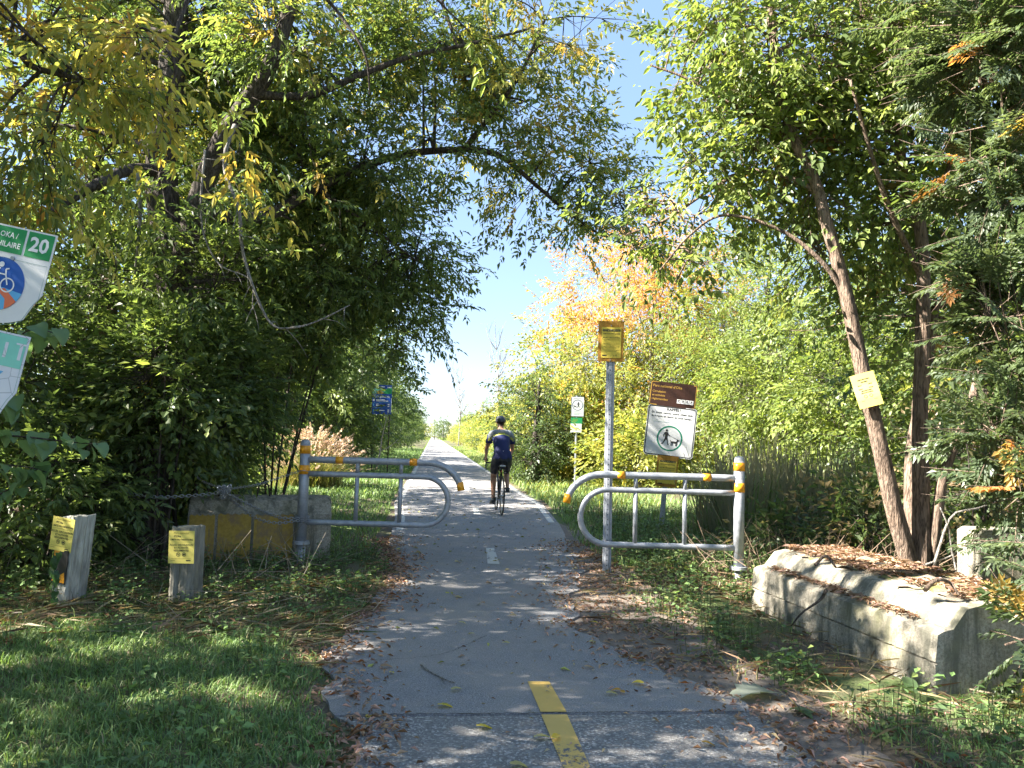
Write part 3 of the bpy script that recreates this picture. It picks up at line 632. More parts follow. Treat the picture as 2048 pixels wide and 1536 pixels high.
# right side: multi-stem tree behind the block
b4 = gp(1828, 1150); b4 = at(1835, 1185, 6.35); b4[2] = 0.0
q = lambda px, py, d=6.35: at(px, py, d)
base_r = q(1832, 1160)
def rtree_keep(C, r):
    """open sky right of the arching limb"""
    return np.ones(len(C), bool)
tree('multi_stem_tree', [
    ([b4 + [-.06, 0, 0], q(1822, 1150), q(1790, 1030), q(1762, 900), q(1725, 740), q(1690, 580, 6.4), q(1650, 440, 6.5), q(1632, 370, 6.6), q(1575, 240, 6.7), q(1545, 60, 6.8), q(1530, -120, 7)], .082, .034),
    ([b4 + [.05, .02, 0], q(1842, 1150), q(1842, 1000, 6.4), q(1840, 850, 6.45), q(1845, 700, 6.5), q(1846, 540, 6.6), q(1835, 430, 6.7), q(1800, 300, 6.8), q(1830, 100, 6.9), q(1800, -120, 7)], .078, .04),
    ([b4 + [.0, .12, 0], q(1830, 1120, 6.5), q(1822, 1000, 6.6), q(1826, 880, 6.7), q(1850, 760, 6.9), q(1870, 620, 7)], .07, .035),
    ([b4 + [.15, .05, 0], q(1866, 1100), q(1872, 1040), q(1885, 960), q(1905, 900), q(1935, 830), q(1960, 740)], .055, .03),
    ([q(1640, 390, 6.6), q(1590, 360, 6.7), q(1500, 340, 6.9), q(1420, 380, 7.1), q(1330, 440, 7.3), q(1250, 470, 7.4)], .028, .008),
    ([q(1700, 600, 6.4), q(1640, 520, 6.4), q(1560, 460, 6.5), q(1450, 430, 6.6), q(1380, 470, 6.7), q(1320, 540, 6.7)], .024, .007),
    ([q(1600, 290, 6.7), q(1480, 220, 6.9), q(1380, 160, 7), q(1300, 130, 7.1)], .025, .008),
    ([q(1846, 560, 6.6), q(1780, 420, 6.4), q(1740, 300, 6.3), q(1700, 160, 6.2)], .03, .012),
    ([q(1835, 450, 6.7), q(1900, 330, 6.6), q(1950, 200, 6.6)], .03, .012),
], [B(1430, 90, 7, .42, 1), B(1500, 30, 7, .6), B(1390, 200, 7, .30, .9), B(1480, 190, 7, .5), B(1560, 100, 7, .8), B(1700, 80, 7, .9), B(1830, 60, 7.2, .9), B(1960, 80, 7.3, .9), B(1560, 270, 7, .65), B(1680, 280, 7, .75), B(1810, 260, 7.1, .75), B(1400, 330, 7.1, .38), B(1470, 360, 7, .42), B(1340, 350, 7.2, .22, .8),
    B(1230, 430, 7.3, .22, .8), B(1310, 470, 7.2, .26, .9), B(1390, 440, 7, .3), B(1340, 560, 6.8, .2, .8), B(1420, 500, 6.8, .22, .8), B(1590, 420, 7, .4), B(1730, 430, 7, .55), B(1880, 420, 7.2, .7), B(1620, 560, 7, .3, .7), B(1790, 570, 7, .45), B(1930, 600, 7.2, .6), B(1750, -120, 7, 1.2, .2), B(1660, 650, 6.9, .22, .5), B(1780, 690, 6.9, .3, .6), B(1890, 740, 7.1, .4, .7)],
    2300, 'simple', [('mid', 2), ('light', 3.5), ('lime', 2.2), ('dark', .4)], 21, loc=b4, bk='bark_red', leaf=.085, pal2=[('brown', 1), ('rust', 1), ('ygreen', 2)], w2f=lambda C, O, r: np.full(len(C), .035), nsub=120, hi=True, clump=.5, thr=-.35, prune=False, scale=.95, droop=.5,
    label='tree with four reddish brown stems rising from one base behind the large concrete block', wr=.26)

# orange and yellow tree, ferny tree and others right of the path
p = at(1300, 900, 24); p[2] = 0
simple_tree('orange_topped_tree', p, 9.2, 3.9, 2500, 'simple', [('ygreen', 3), ('light', 2), ('lime', 1)], 61, 'tree with orange top and yellow middle, behind the tilted dog sign', leaf=.13, pal2=[('orange', 5), ('gold', 2)],
            w2f=lambda C, O, r: smoothstep(4.0, 6.0, C[:, 2] + .7 * noise(C, 1.6, 3)) * .95 + .15, z0=.12, scale=1.5, nb=13, thr=-.25, clump=1.1, prune=False, r0=.12, bk='bark_grey', wr=.24)
p = at(1540, 900, 20); p[2] = 0
simple_tree('ferny_locust', p, 7.6, 3.0, 620, 'locust', [('light', 3), ('lime', 2), ('mid', 1)], 62, 'tree with ferny pale green leaves between the orange tree and the brown stems', leaf=.115, z0=.15, scale=2.0, nb=12, prune=False, r0=.12, wr=.2)
p = at(1750, 900, 15); p[2] = 0
simple_tree('leafy_tree', p, 6.5, 2.6, 700, 'simple', [('light', 3), ('lime', 1.6), ('mid', 1.5)], 63, 'bright green tree seen between the brown stems', leaf=.12, z0=.06, scale=1.4, nb=12, prune=False)
p = at(1980, 900, 11); p[2] = 0
simple_tree('leafy_tree', p, 8, 2.6, 620, 'simple', [('mid', 3), ('dark', 2), ('light', 1)], 64, 'dark green tree behind the cedar at the right edge', leaf=.11, z0=.06, scale=1.3, nb=12, prune=False)
p = at(1120, 900, 31); p[2] = 0
simple_tree('leafy_tree', p, 6.3, 2.7, 640, 'simple', [('ygreen', 2), ('light', 3), ('yellow', .8)], 65, 'yellow green tree left of the orange one, beyond the small dog sign', leaf=.16, z0=.05, scale=1.8, nb=12, prune=False)
p = at(1075, 900, 23); p[2] = 0
simple_tree('dark_bush', p, 3.5, 1.35, 520, 'simple', [('dark', 3), ('deep', 1), ('mid', 2)], 66, 'shadowy dark bush just right of the cyclist', leaf=.11, z0=.02, scale=1.2, nb=10, prune=False, cat='bush')
p = at(1440, 900, 28); p[2] = 0
simple_tree('leafy_tree', p, 6.2, 3.0, 560, 'simple', [('ygreen', 2), ('light', 3), ('lime', 1)], 67, 'yellow green tree behind and right of the tilted dog sign', leaf=.16, z0=.04, scale=1.8, nb=12, prune=False)

# cedar at the right edge: dark flat sprays
b5 = np.array([4.75, 3.9, 0.0])
tree('cedar', [([b5, b5 + [0, 0, 2], b5 + [.05, .1, 4.5], b5 + [.1, .1, 7.5]], .14, .05)] +
     [([b5 + [0, 0, z], (b5 + [0, 0, z] + at(px, py, d)) / 2 + [0, 0, .1], at(px, py, d)], .025, .006) for z, px, py, d in
      ((1.2, 2070, 1050, 4.7), (1.6, 1980, 900, 4.9), (2.2, 1980, 640, 5.0), (3.0, 1970, 420, 5.1), (.6, 2010, 1290, 4.1), (3.8, 1960, 170, 5.2), (1.4, 2080, 1000, 4.4))],
     [B(2040, 80, 5.2, .5), B(1960, 130, 5.4, .3), B(2010, 300, 5.2, .4), B(1970, 370, 5.2, .25), B(2060, 480, 5.0, .4), B(1975, 560, 5.1, .22), B(2030, 640, 5.0, .34), B(1960, 700, 5.1, .12), B(2060, 800, 4.8, .34), B(1985, 880, 4.9, .2), B(2080, 980, 4.6, .26), 
      B(2120, 1080, 4.4, .16, .6), B(2060, 1290, 4.15, .15, 1.3), B(2150, 1190, 4.2, .2), B(2070, 1370, 4.1, .12), B(2250, 600, 5, .9, .5), B(2250, 100, 5, .9, .5), B(2250, 1000, 4.8, .8, .5), B(2100, -100, 5.2, .9, .5)],
     1250, 'cedar', [('cedar', 3), ('cedar2', 3), ('mid', .6)], 71, loc=b5, bk='bark_red', leaf=.045, pal2=[('orange', 1), ('rust', 2), ('gold', 1)], w2f=lambda C, O, r: .03 + .3 * smoothstep(.6, .85, noise(C, .6, 9)), nsub=90, thr=-.6, clump=.6, prune=False, scale=1.0, droop=.3, wr=.24,
     label='cedar with flat dark blue green sprays and some orange twigs at the right edge')

# ------------------------------------------------------------------ copied woodland along the path
def proto(seed, H, R, n, kind, pal, leaf, scale, z0, pal2=None, w2f=None, r0=.13, lean=(0, 0), nb=10, name='woodland_tree', cat='tree', thr=-.3):
    t = simple_tree(name, (0, 0, 0), H, R, n, kind, pal, seed, '', leaf=leaf, scale=scale, z0=z0, pal2=pal2, w2f=w2f, r0=r0, lean=lean, nb=nb, prune=False, nsub=30, cat=cat, thr=thr)
    return t
PR = {}
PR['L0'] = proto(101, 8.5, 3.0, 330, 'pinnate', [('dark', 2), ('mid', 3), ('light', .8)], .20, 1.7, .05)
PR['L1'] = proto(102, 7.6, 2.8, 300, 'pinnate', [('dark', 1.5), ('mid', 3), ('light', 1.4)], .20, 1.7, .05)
PR['R0'] = proto(103, 5.5, 2.4, 300, 'simple', [('ygreen', 2), ('light', 3), ('lime', 1)], .19, 1.9, .03)
PR['R1'] = proto(104, 6.5, 2.6, 300, 'simple', [('light', 3), ('lime', 1.4), ('mid', 1)], .19, 1.9, .03)
PR['Y'] = proto(105, 4.4, 2.1, 280, 'simple', [('ygreen', 3), ('yellow', 1.6), ('light', 1.5)], .19, 1.9, .03)
used_p = set()
def plant(key, x, y, s=1.0, rz=0.0, label='', group='', name=None, z=0.0, sz=None):
    root = PR[key] if key not in used_p else copy_tree(PR[key])
    used_p.add(key); root.location = (x, y, z); root.rotation_euler = (0, 0, rz); root.scale = (s, s, sz or s)
    root['label'] = label; root['group'] = group
    return root
rr = random.Random(5); ORD = 'first second third fourth fifth sixth seventh eighth ninth tenth'.split()
LG = 'trees of the wood left of the path'; RG = 'trees of the wood right of the path'
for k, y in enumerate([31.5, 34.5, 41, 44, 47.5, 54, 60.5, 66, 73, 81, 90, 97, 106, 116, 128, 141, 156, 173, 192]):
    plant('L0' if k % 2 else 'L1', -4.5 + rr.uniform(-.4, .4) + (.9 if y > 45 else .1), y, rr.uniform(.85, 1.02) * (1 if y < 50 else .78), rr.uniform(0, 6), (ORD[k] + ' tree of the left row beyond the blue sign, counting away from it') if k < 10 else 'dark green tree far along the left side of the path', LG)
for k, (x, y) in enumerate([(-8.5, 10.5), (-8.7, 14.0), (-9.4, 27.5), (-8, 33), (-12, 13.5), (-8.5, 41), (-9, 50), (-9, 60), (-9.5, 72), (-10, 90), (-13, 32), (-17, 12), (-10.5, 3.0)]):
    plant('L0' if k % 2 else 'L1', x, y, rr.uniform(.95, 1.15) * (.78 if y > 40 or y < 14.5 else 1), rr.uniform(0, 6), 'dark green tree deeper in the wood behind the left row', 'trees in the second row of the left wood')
for k, y in enumerate([29, 34, 38, 43, 48, 54, 60, 66, 73, 81, 90, 100, 111, 124, 139, 156, 176]):
    key = ('R0', 'Y', 'R1')[k % 3] if y < 45 else ('Y', 'R0', 'R1', 'Y')[k % 4]
    plant(key, 5.5 + rr.uniform(-.4, .8) + (.5 if y > 45 else 0), y, rr.uniform(.62, .8) * (1 if y < 45 else 1.25), rr.uniform(0, 6), (ORD[k] + ' sunny tree of the low right row beyond the cyclist, counting into the distance') if k < 10 else 'sunny yellow green tree far along the right side of the path', RG)
for k, (x, y, s) in enumerate([(10, 24, 1.1), (13, 19, 1.15), (15, 26, 1.2), (12, 31, 1.1), (17, 18, 1.2), (11, 38, 1.0), (12, 48, .9), (13, 60, .8), (19, 33, 1.3), (16, 12, 1.1), (12, 13.5, 1.1), (10, 8.5, 1.1), (9.5, 4, 1.0), (22, 24, 1.3), (12, 75, .9), (11, 95, .9)]):
    plant(('R1', 'R0')[k % 2], x, y, s, rr.uniform(0, 6), 'yellow green tree further back in the wood on the right', 'trees in the second row of the right wood')
for k, (x, y, s) in enumerate([(-2.5, 215, 1.1), (.5, 222, 1.0), (3, 218, 1.0), (6, 226, 1.2), (-6, 225, 1.2), (10, 220, 1.2), (-10, 215, 1.3), (15, 225, 1.3)]):
    plant(('Y', 'R1', 'L1')[k % 3], x, y, s, rr.uniform(0, 6), 'tree closing the far end of the path', 'trees where the path disappears')

for k, y in enumerate([46, 57, 68, 80, 93, 108, 125, 145, 168, 195]):
    plant('Y' if k % 2 else 'R0', 3.9 + rr.uniform(-.2, .5) + (.4 if y < 60 else 0), y, .36 + .02 * (k % 3), rr.uniform(0, 6), 'low yellow green bush at the right edge of the far path', 'low bushes along the right edge of the far path')
# bushes at the foot of the woods
def bush(name, c, rad, n, kind, pal, seed, label, leaf=.07, scale=.8, pal2=None, w2=.0, group=None, stems=6, prune=True, droop=.2, wr=None, hi=False):
    r = np.random.RandomState(seed); c = np.asarray(c, float); b = c.copy(); b[2] = 0
    limbs = []
    for k in range(stems):
        a = r.uniform(0, 6.28); e = c + np.array([cos(a) * rad[0], sin(a) * rad[1], rad[2] * r.uniform(.1, .9)]) * .7
        s = b + [cos(a) * .08, sin(a) * .08, 0]; limbs.append(([s, (s + e) / 2 + [0, 0, .15], e], .018, .005))
    return tree(name, limbs, [(c, rad, 1.0)], n, kind, pal, seed, loc=b, leaf=leaf, scale=scale, label=label, cat='bush', group=group, pal2=pal2, w2f=(lambda C, O, r_: np.full(len(C), w2)), nsub=20, crown_name='foliage', trunk_name='stems',
                prune=prune, droop=droop, clump=.5, thr=-.5, shell=2.6, wr=wr, hi=hi, sides=6)
DKB = [('dark', 2.5), ('mid', 4), ('light', 1.5)]
for k, (px, py, d, rad, n, lab) in enumerate([
    (60, 1000, 7.0, (.8, .7, .9), 260, 'dark leafy bush behind the white painted wooden post'),
    (60, 780, 7.8, (.8, .8, 1.0), 240, 'dark leafy bush behind the cycle route sign'),
    (210, 960, 8.6, (.7, .7, .8), 260, 'leafy bush at the foot of the big trunk, left of it'),
    (390, 790, 8.4, (.7, .6, .9), 330, 'dense bush right of the big double trunk'),
    (350, 950, 9.8, (.8, .7, .7), 280, 'low bush behind the hanging chain'),
    (230, 700, 9.3, (.9, .8, 1.0), 300, 'shaded bush left of the big trunk, half way up it'),
    (450, 700, 11.5, (1.1, 1.0, 1.4), 400, 'tall bush behind the arching dead twigs'),
    (390, 900, 12.2, (.7, .8, .9), 280, 'green bush between the big trunk and the fountain grass'),
    (325, 780, 7.5, (.42, .3, .75), 230, 'leafy creeper like shrub growing up in front of the double trunk'),
    (460, 800, 16.5, (1.2, 1.1, 1.6), 380, 'tall bush left of the fountain grass'),
    (640, 850, 25.5, (1.8, 1.1, 1.6), 420, 'bush with bright leaf tips behind the left gate'),
    (560, 610, 10.8, (1.2, 1.0, 1.0), 360, 'hanging greenery under the long arching limb'),
    (560, 870, 21.5, (1.2, .9, 1.3), 330, 'dark bush behind the fountain grass')]):
    bush('shrub', at(px, py, d), rad, n, 'simple' if k % 3 else 'pinnate', DKB if k < 9 else [('dark', 2), ('mid', 3), ('light', 1)], 200 + k, lab, leaf=.075 + .003 * d, scale=.8 + .02 * d, pal2=[('light', 1), ('lime', 1)], w2=.06)
for k, (px, py, d, rad, n, lab, pl) in enumerate([
    (1110, 850, 25, (1.2, 1.0, 1.5), 300, 'sunlit yellow green bush left of the small dog sign', 'y'),
    (1200, 900, 25, (1.8, 1.0, 1.4), 420, 'sunlit bush right of the small dog sign', 'y'),
    (1290, 920, 21, (1.5, 1.0, 1.1), 420, 'sunlit bush behind the tilted dog sign', 'y'),
    (1240, 780, 26, (1.8, 1.0, 1.8), 420, 'tall sunlit bush behind the steel sign post', 'y'),
    (1590, 1090, 9.0, (.6, .4, .22), 120, 'low weedy bush behind the right gate post', 'g'),
    (1710, 1075, 8.6, (.4, .4, .35), 110, 'low twiggy bush left of the brown stems', 'g'),
    (1950, 980, 8.4, (.8, .6, .9), 260, 'shaded bush right of the brown stems', 'g'),
    (1740, 820, 14.5, (1.5, .8, 1.5), 420, 'bright green bush behind the yellow notice on the stem', 'l'),
    (1560, 800, 17, (1.5, 1.0, 1.4), 360, 'bright green bush behind the reeds', 'l')]):
    pal = dict(y=[('ygreen', 2.5), ('light', 2.5), ('lime', 1.5), ('yellow', .6)], g=[('dark', 2), ('mid', 2.5), ('tan', .7)], l=[('light', 3), ('lime', 2), ('mid', 1)])[pl]
    bush('shrub', at(px, py, d), rad, n, 'simple', pal, 230 + k, lab, leaf=.06 + .0045 * d, scale=.7 + .04 * d, prune=False, wr=.27)

# bare distant trees
for k, (px, py0, py1, d, lab) in enumerate([(993, 860, 700, 62, 'bare pale tree rising above the yellow green row, right of the path end'), (918, 850, 755, 95, 'bare tree crown on the horizon left of the taller bare one')]):
    r = np.random.RandomState(300 + k); b = at(px, py0, d); top = at(px, py1, d); b[2] = 0; root = empty('bare_tree', b, label=lab, cat='tree'); mb = MB()
    P = spline([b, (b + top) / 2 + [.2, 0, 0], top], 12); mb.tube(P - b, np.linspace(.10, .02, 12), 6)
    for q in range(26):
        t = r.randint(4, 12); a = r.uniform(0, 6.28); L = (top[2]) * r.uniform(.12, .3); e = P[t] + np.array([cos(a) * L * .5, sin(a) * L * .5, L]); mb.tube(spline([P[t] - b, (P[t] + e) / 2 - b + [cos(a) * .2, 0, 0], e - b], 5), np.linspace(.035, .012, 5), 4)
        for s in range(3):
            f = P[t] + (e - P[t]) * r.uniform(.4, .9); mb.sticks([f - b], [f - b + r.normal(0, .35, 3) + [0, 0, .6]], .014, .006)
    mb.build('trunk', M['bark_grey'], root)

# ------------------------------------------------------------------ grasses and litter
def scatter(n, x0, x1, y0, y1, r, f=None):
    x = r.uniform(x0, x1, n); y = r.uniform(y0, y1, n)
    if f is not None: k = f(x, y, r) > r.uniform(size=n); x = x[k]; y = y[k]
    return np.stack([x, y, gz(x, y)], 1)
def blades(mb, P, h, w, pal, r, lean=.35, bend=.5):
    n = len(P); a = r.uniform(0, 6.28, n); ln = np.abs(r.normal(0, lean, n)); D = nrm(np.stack([np.cos(a) * ln, np.sin(a) * ln, np.ones(n)], 1))
    hh = (h * r.uniform(.5, 1.35, n))[:, None]; S = nrm(np.cross(D, np.stack([np.cos(a + 1.57 + r.normal(0, .6, n)), np.sin(a + 1.57), np.zeros(n)], 1) * 1.0 + 1e-3)); S = nrm(np.stack([-np.sin(a), np.cos(a), r.normal(0, .2, n)], 1))
    ww = (w * r.uniform(.7, 1.3, n))[:, None]; out = np.stack([np.cos(a), np.sin(a), np.zeros(n)], 1) * bend * hh * r.uniform(.2, 1, n)[:, None]
    p1 = P + D * hh * .55; p2 = P + D * hh * .95 + out - np.array([0, 0, 1.0]) * hh * bend * .25
    v = np.stack([P - S * ww, P + S * ww, p1 + S * ww * .8 + out * .3, p1 - S * ww * .8 + out * .3, p2], 1)
    b = np.arange(n)[:, None] * 5
    c = pick(pal, n, r) * r.uniform(.7, 1.3, (n, 1)); c = np.repeat(c, 5, 0)
    n0 = mb.n; mb.add(v.reshape(-1, 3), b + np.array([[0, 1, 2, 3]]), c); mb.f.append(b + np.array([[3, 2, 4]]) + n0); mb.m.append(np.zeros(n, int))
r = np.random.RandomState(77)
dL = lambda x, y: eL(y) - x
dR = lambda x, y: x - eR(y)
GR = [('g1', 3), ('g2', 4), ('g3', 1.2), ('straw', .25)]
# foreground lawn
mb = MB()
lawn_top = lambda x: 5.2 + .35 * np.sin(x * 2.3) + .2 * np.sin(x * 5 + 1)
P = scatter(120000, -4.6, .0, 1.9, 5.9, r, lambda x, y, r: np.where(dL(x, y) > 0, smoothstep(-.02, .18, dL(x, y) - .03 + .08 * noise(np.stack([x, y], -1), .3, 2)) * smoothstep(.35, -.25, y - lawn_top(x)) * (.6 + .4 * (noise(np.stack([x, y], -1), .35, 8) > -.2)), 0))
P = P[(P[:, 1] > 2.2)]
blades(mb, P, .055, .0027, GR, r, .55, .7); 
k = r.choice(len(P), 1500); blades(mb, P[k], .12, .003, [('g2', 2), ('g3', 2)], r, .5, .9)
tag(mb.build('lawn', M['grass']), 'short green lawn grass in the lower left corner', 'grass', kind='stuff')
# verges beyond the gates
mb = MB()
P = scatter(26000, -5.2, -.7, 8.6, 26, r, lambda x, y, r: (dL(x, y) > .08) * smoothstep(5.0, 3.2, dL(x, y)) * smoothstep(28, 12, y) * .9 + 0)
blades(mb, P, .10, .006, [('g1', 2), ('g2', 3), ('g3', 1.2)], r, .5)
P = scatter(22000, -5.0, -.7, 16, 70, r, lambda x, y, r: (dL(x, y) > .08) * smoothstep(3.6, 1.8, dL(x, y)))
blades(mb, P, .16, .014, [('g1', 2), ('g2', 3), ('g3', 1.2)], r, .5)
tag(mb.build('verge_grass', M['grass']), 'grass verge along the left side of the path beyond the gate', 'grass', kind='stuff')
mb = MB()
P = scatter(22000, 2, 6.5, 8.0, 24, r, lambda x, y, r: (dR(x, y) > .1) * smoothstep(4.5, 2.5, dR(x, y)) * smoothstep(27, 12, y))
blades(mb, P, .12, .006, [('g1', 2), ('g2', 3), ('g3', 1.2)], r, .5)
P = scatter(24000, 2, 6.5, 15, 90, r, lambda x, y, r: (dR(x, y) > .1) * smoothstep(3.2, 1.6, dR(x, y)))
blades(mb, P, .2, .014, [('g2', 2), ('g3', 3), ('lime', 2), ('ygreen', 1)], r, .5)
tag(mb.build('verge_grass', M['grass']), 'sunny grass verge along the right side of the path beyond the gate', 'grass', kind='stuff')
# dry mown grass between the posts and the lawn
mb = MB()
fn = lambda x, y, r: np.where(dL(x, y) > .02, smoothstep(-.3, .4, y - lawn_top(x)) * smoothstep(8.2, 6.6, y) * (.25 + .75 * (noise(np.stack([x, y], -1), .8, 12) > -.15)), 0)
P = scatter(13000, -5.2, -.3, 4.6, 8.4, r, fn); n = len(P); a = r.normal(.35, .9, n); D = np.stack([np.cos(a), np.sin(a), r.normal(.08, .16, n)], 1)
L = r.uniform(.06, .30, n); P[:, 2] += r.uniform(0, .07, n) * (.5 + noise(P[:, :2], .5, 4)).clip(0, 1) + .012
mb.leaves(P, D, r.normal(0, .5, (n, 3)) + [0, 0, 1], L, .009, pick([('straw', 4), ('tan', 2), ('brown', 1.2), ('mid', .8)], n, r) * r.uniform(.35, .95, (n, 1)), fold=.0, curl=.12)
P = scatter(20000, -5.2, -.3, 4.6, 8.4, r, fn); blades(mb, P, .09, .003, [('g1', 3), ('g2', 3), ('straw', 1.5)], r, .8, 1.0)
tag(mb.build('dry_grass', M['grass']), 'matted dry cut grass between the wooden posts and the lawn', 'dry grass', kind='stuff')
# broad leaved weeds
def weeds(name, P, r, size, pal, label, hi=False, ht=.16):
    mb = MB(); n = len(P); m_ = 7
    a = r.uniform(0, 6.28, (n, m_)); D = np.stack([np.cos(a), np.sin(a), r.uniform(-.25, .7, (n, m_))], -1)
    hgt = ht * r.uniform(.2, 1.3, (n, 1)) * r.uniform(.2, 1, (n, m_)); Q = P[:, None, :] + D * np.array([.03, .03, 0]) + hgt[..., None] * np.array([0, 0, 1.0])
    c = pick(pal, n, r)[:, None, :] * r.uniform(.7, 1.3, (n, m_, 1))
    mb.leaves(Q.reshape(-1, 3), D.reshape(-1, 3), r.normal(0, .35, (n * m_, 3)) + [0, 0, 1], (size * r.uniform(.5, 1.3, (n, m_))).ravel(), .32, c.reshape(-1, 3), fold=.08, curl=.15, hi=hi)
    T = P + np.stack([r.normal(0, .02, n), r.normal(0, .02, n), ht * r.uniform(.6, 1.2, n)], 1); mb.sticks(P, T, .0025, .0015, (.08, .1, .04))
    return tag(mb.build(name, M['grass']), label, 'weeds', kind='stuff')
nzz = lambda x, y, s, k: noise(np.stack([x, y], -1), s, k)
P = np.concatenate([scatter(5200, -4.8, -.1, 5.5, 9.2, r, lambda x, y, r: np.where(dL(x, y) > .12, (.25 + .75 * (nzz(x, y, .5, 21) > .05)) * smoothstep(5.4, 6.6, y) * .6, 0)),
                    scatter(2400, -4.8, -.4, 2.6, 5.6, r, lambda x, y, r: np.where(dL(x, y) > .2, .65 * (nzz(x, y, .4, 22) > .3), 0)),
                    scatter(2500, -7, -3.2, 4.5, 10, r, lambda x, y, r: .8)])
weeds('weeds', P, r, .042, [('g1', 4), ('mid', 2), ('g2', 3)], 'low broad leaved weeds between the left gate post and the lawn')
P = np.concatenate([scatter(6000, 1.2, 5.5, 2.2, 8.8, r, lambda x, y, r: np.where((dR(x, y) > .25) & ~((x > 2.35) & (x < 3.5) & (y > 3.85) & (y < 6.6)), smoothstep(.25, .75, dR(x, y) + .25 * nzz(x, y, .5, 31)) * (.3 + .7 * (nzz(x, y, .45, 32) > 0)) * .7, 0)),
                    scatter(5000, 2.3, 7.5, 7.5, 14, r, lambda x, y, r: .75 * (dR(x, y) > .15) * (.35 + .65 * (nzz(x, y, .8, 33) > -.1)))])
weeds('weeds', P, r, .045, [('mid', 3), ('g1', 3), ('g2', 2), ('light', 1.5)], 'low broad leaved weeds around the right gate and the large block', ht=.2)
mb = MB()
P = scatter(15000, 1.3, 4.2, 2.0, 4.2, r, lambda x, y, r: np.where(dR(x, y) > .3, smoothstep(.3, .7, dR(x, y)) * smoothstep(4.1, 3.4, y), 0)); blades(mb, P, .07, .0026, GR, r, .6, .8)
P = scatter(6000, 1.3, 6, 3.4, 9, r, lambda x, y, r: np.where(dR(x, y) > .35, .6 * (nzz(x, y, .6, 41) > 0), 0)); blades(mb, P, .13, .003, [('mid', 3), ('light', 2), ('straw', 1.5)], r, .7, .9)
n = 3600; P = scatter(n, 1.3, 5.5, 2.2, 9.5, r, lambda x, y, r: (dR(x, y) > .2) * .9); n = len(P); a = r.uniform(0, 6.28, n); D = np.stack([np.cos(a), np.sin(a), r.normal(.12, .2, n)], 1); P[:, 2] += r.uniform(.01, .08, n)
mb.leaves(P, D, r.normal(0, .5, (n, 3)) + [0, 0, 1], r.uniform(.06, .3, n), .010, pick([('straw', 4), ('tan', 2), ('brown', 1)], n, r) * r.uniform(.4, 1, (n, 1)), fold=0, curl=.1)
tag(mb.build('rough_grass', M['grass']), 'rough grass and dry stalks in front of the large concrete block', 'grass', kind='stuff')
# leaf litter
def litter(P, r, size, pal, lift=.012, tilt=.35):
    n = len(P); a = r.uniform(0, 6.28, n); D = np.stack([np.cos(a), np.sin(a), r.normal(0, tilt * .5, n)], 1); Q = P.copy(); Q[:, 2] += lift * r.uniform(.3, 2, n)
    return Q, D, r.normal(0, tilt, (n, 3)) + [0, 0, 1], size * r.uniform(.5, 1.3, n), pick(pal, n, r) * r.uniform(.55, 1.3, (n, 1))
mb = MB()
LP = [('tan', 4), ('brown', 2), ('pink', 3.5), ('rust', .5)]
def fL(x, y, r):
    d = dL(x, y) + .12 * nzz(x, y, .4, 51); return np.where(dL(x, y) > -.45, np.exp(-np.abs(d) / .13) * (.35 + .65 * (nzz(x, y, .55, 52) > -.1)), 0)
P = scatter(36000, -1.6, .6, 1.8, 10.5, r, fL); P[:, 2] = np.where(dL(P[:, 0], P[:, 1]) < 0, .024, P[:, 2])
Q, D, N, L, c = litter(P, r, .05, LP); mb.leaves(Q, D, N, L, .15, c, fold=.12, curl=.25)
def fR(x, y, r):
    d = dR(x, y); return np.where(d > -.6, (np.exp(-np.maximum(-d, 0) / .16) * np.exp(-np.maximum(d - .25, 0) / .5)) * (.3 + .7 * (nzz(x, y, .6, 53) > -.15)), 0) * .8
P = scatter(42000, .2, 4.0, 1.9, 10.5, r, fR); P[:, 2] = np.where(dR(P[:, 0], P[:, 1]) < 0, .024, P[:, 2])
Q, D, N, L, c = litter(P, r, .046, LP + [('straw', .5)]); mb.leaves(Q, D, N, L, .15, c, fold=.12, curl=.25)
# stray crumbs over the asphalt and pale leaves further off
P = scatter(1500, -.8, 2.3, 2.0, 13, r, lambda x, y, r: (dL(x, y) < 0) * (dR(x, y) < 0) * .5); P[:, 2] = .024
Q, D, N, L, c = litter(P, r, .035, [('tan', 2), ('straw', 2), ('brown', 1)], .005, .2); mb.leaves(Q, D, N, L * .8, .2, c, fold=.1, curl=.2)
P = scatter(260, -.8, 2.3, 4.5, 20, r, lambda x, y, r: (dL(x, y) < 0) * (dR(x, y) < 0) * 1.0); P[:, 2] = .024
Q, D, N, L, c = litter(P, r, .075, [('ygreen', 2), ('straw', 3), ('tan', 1)], .006, .2); mb.leaves(Q, D, N, L, .24, c, fold=.1, curl=.2)
# woodland floor
P = scatter(9000, -8, -2.2, 5, 12, r, lambda x, y, r: .6); Q, D, N, L, c = litter(P, r, .07, [('brown', 3), ('tan', 1)]); mb.leaves(Q, D, N, L, .25, c)
P = scatter(9000, 2.6, 8, 6, 12, r, lambda x, y, r: .6); Q, D, N, L, c = litter(P, r, .07, [('brown', 3), ('tan', 1.5)]); mb.leaves(Q, D, N, L, .25, c)
tag(mb.build('leaf_litter', M['litter']), 'brown and tan fallen leaves gathered along both edges of the path', 'leaf litter', kind='stuff')

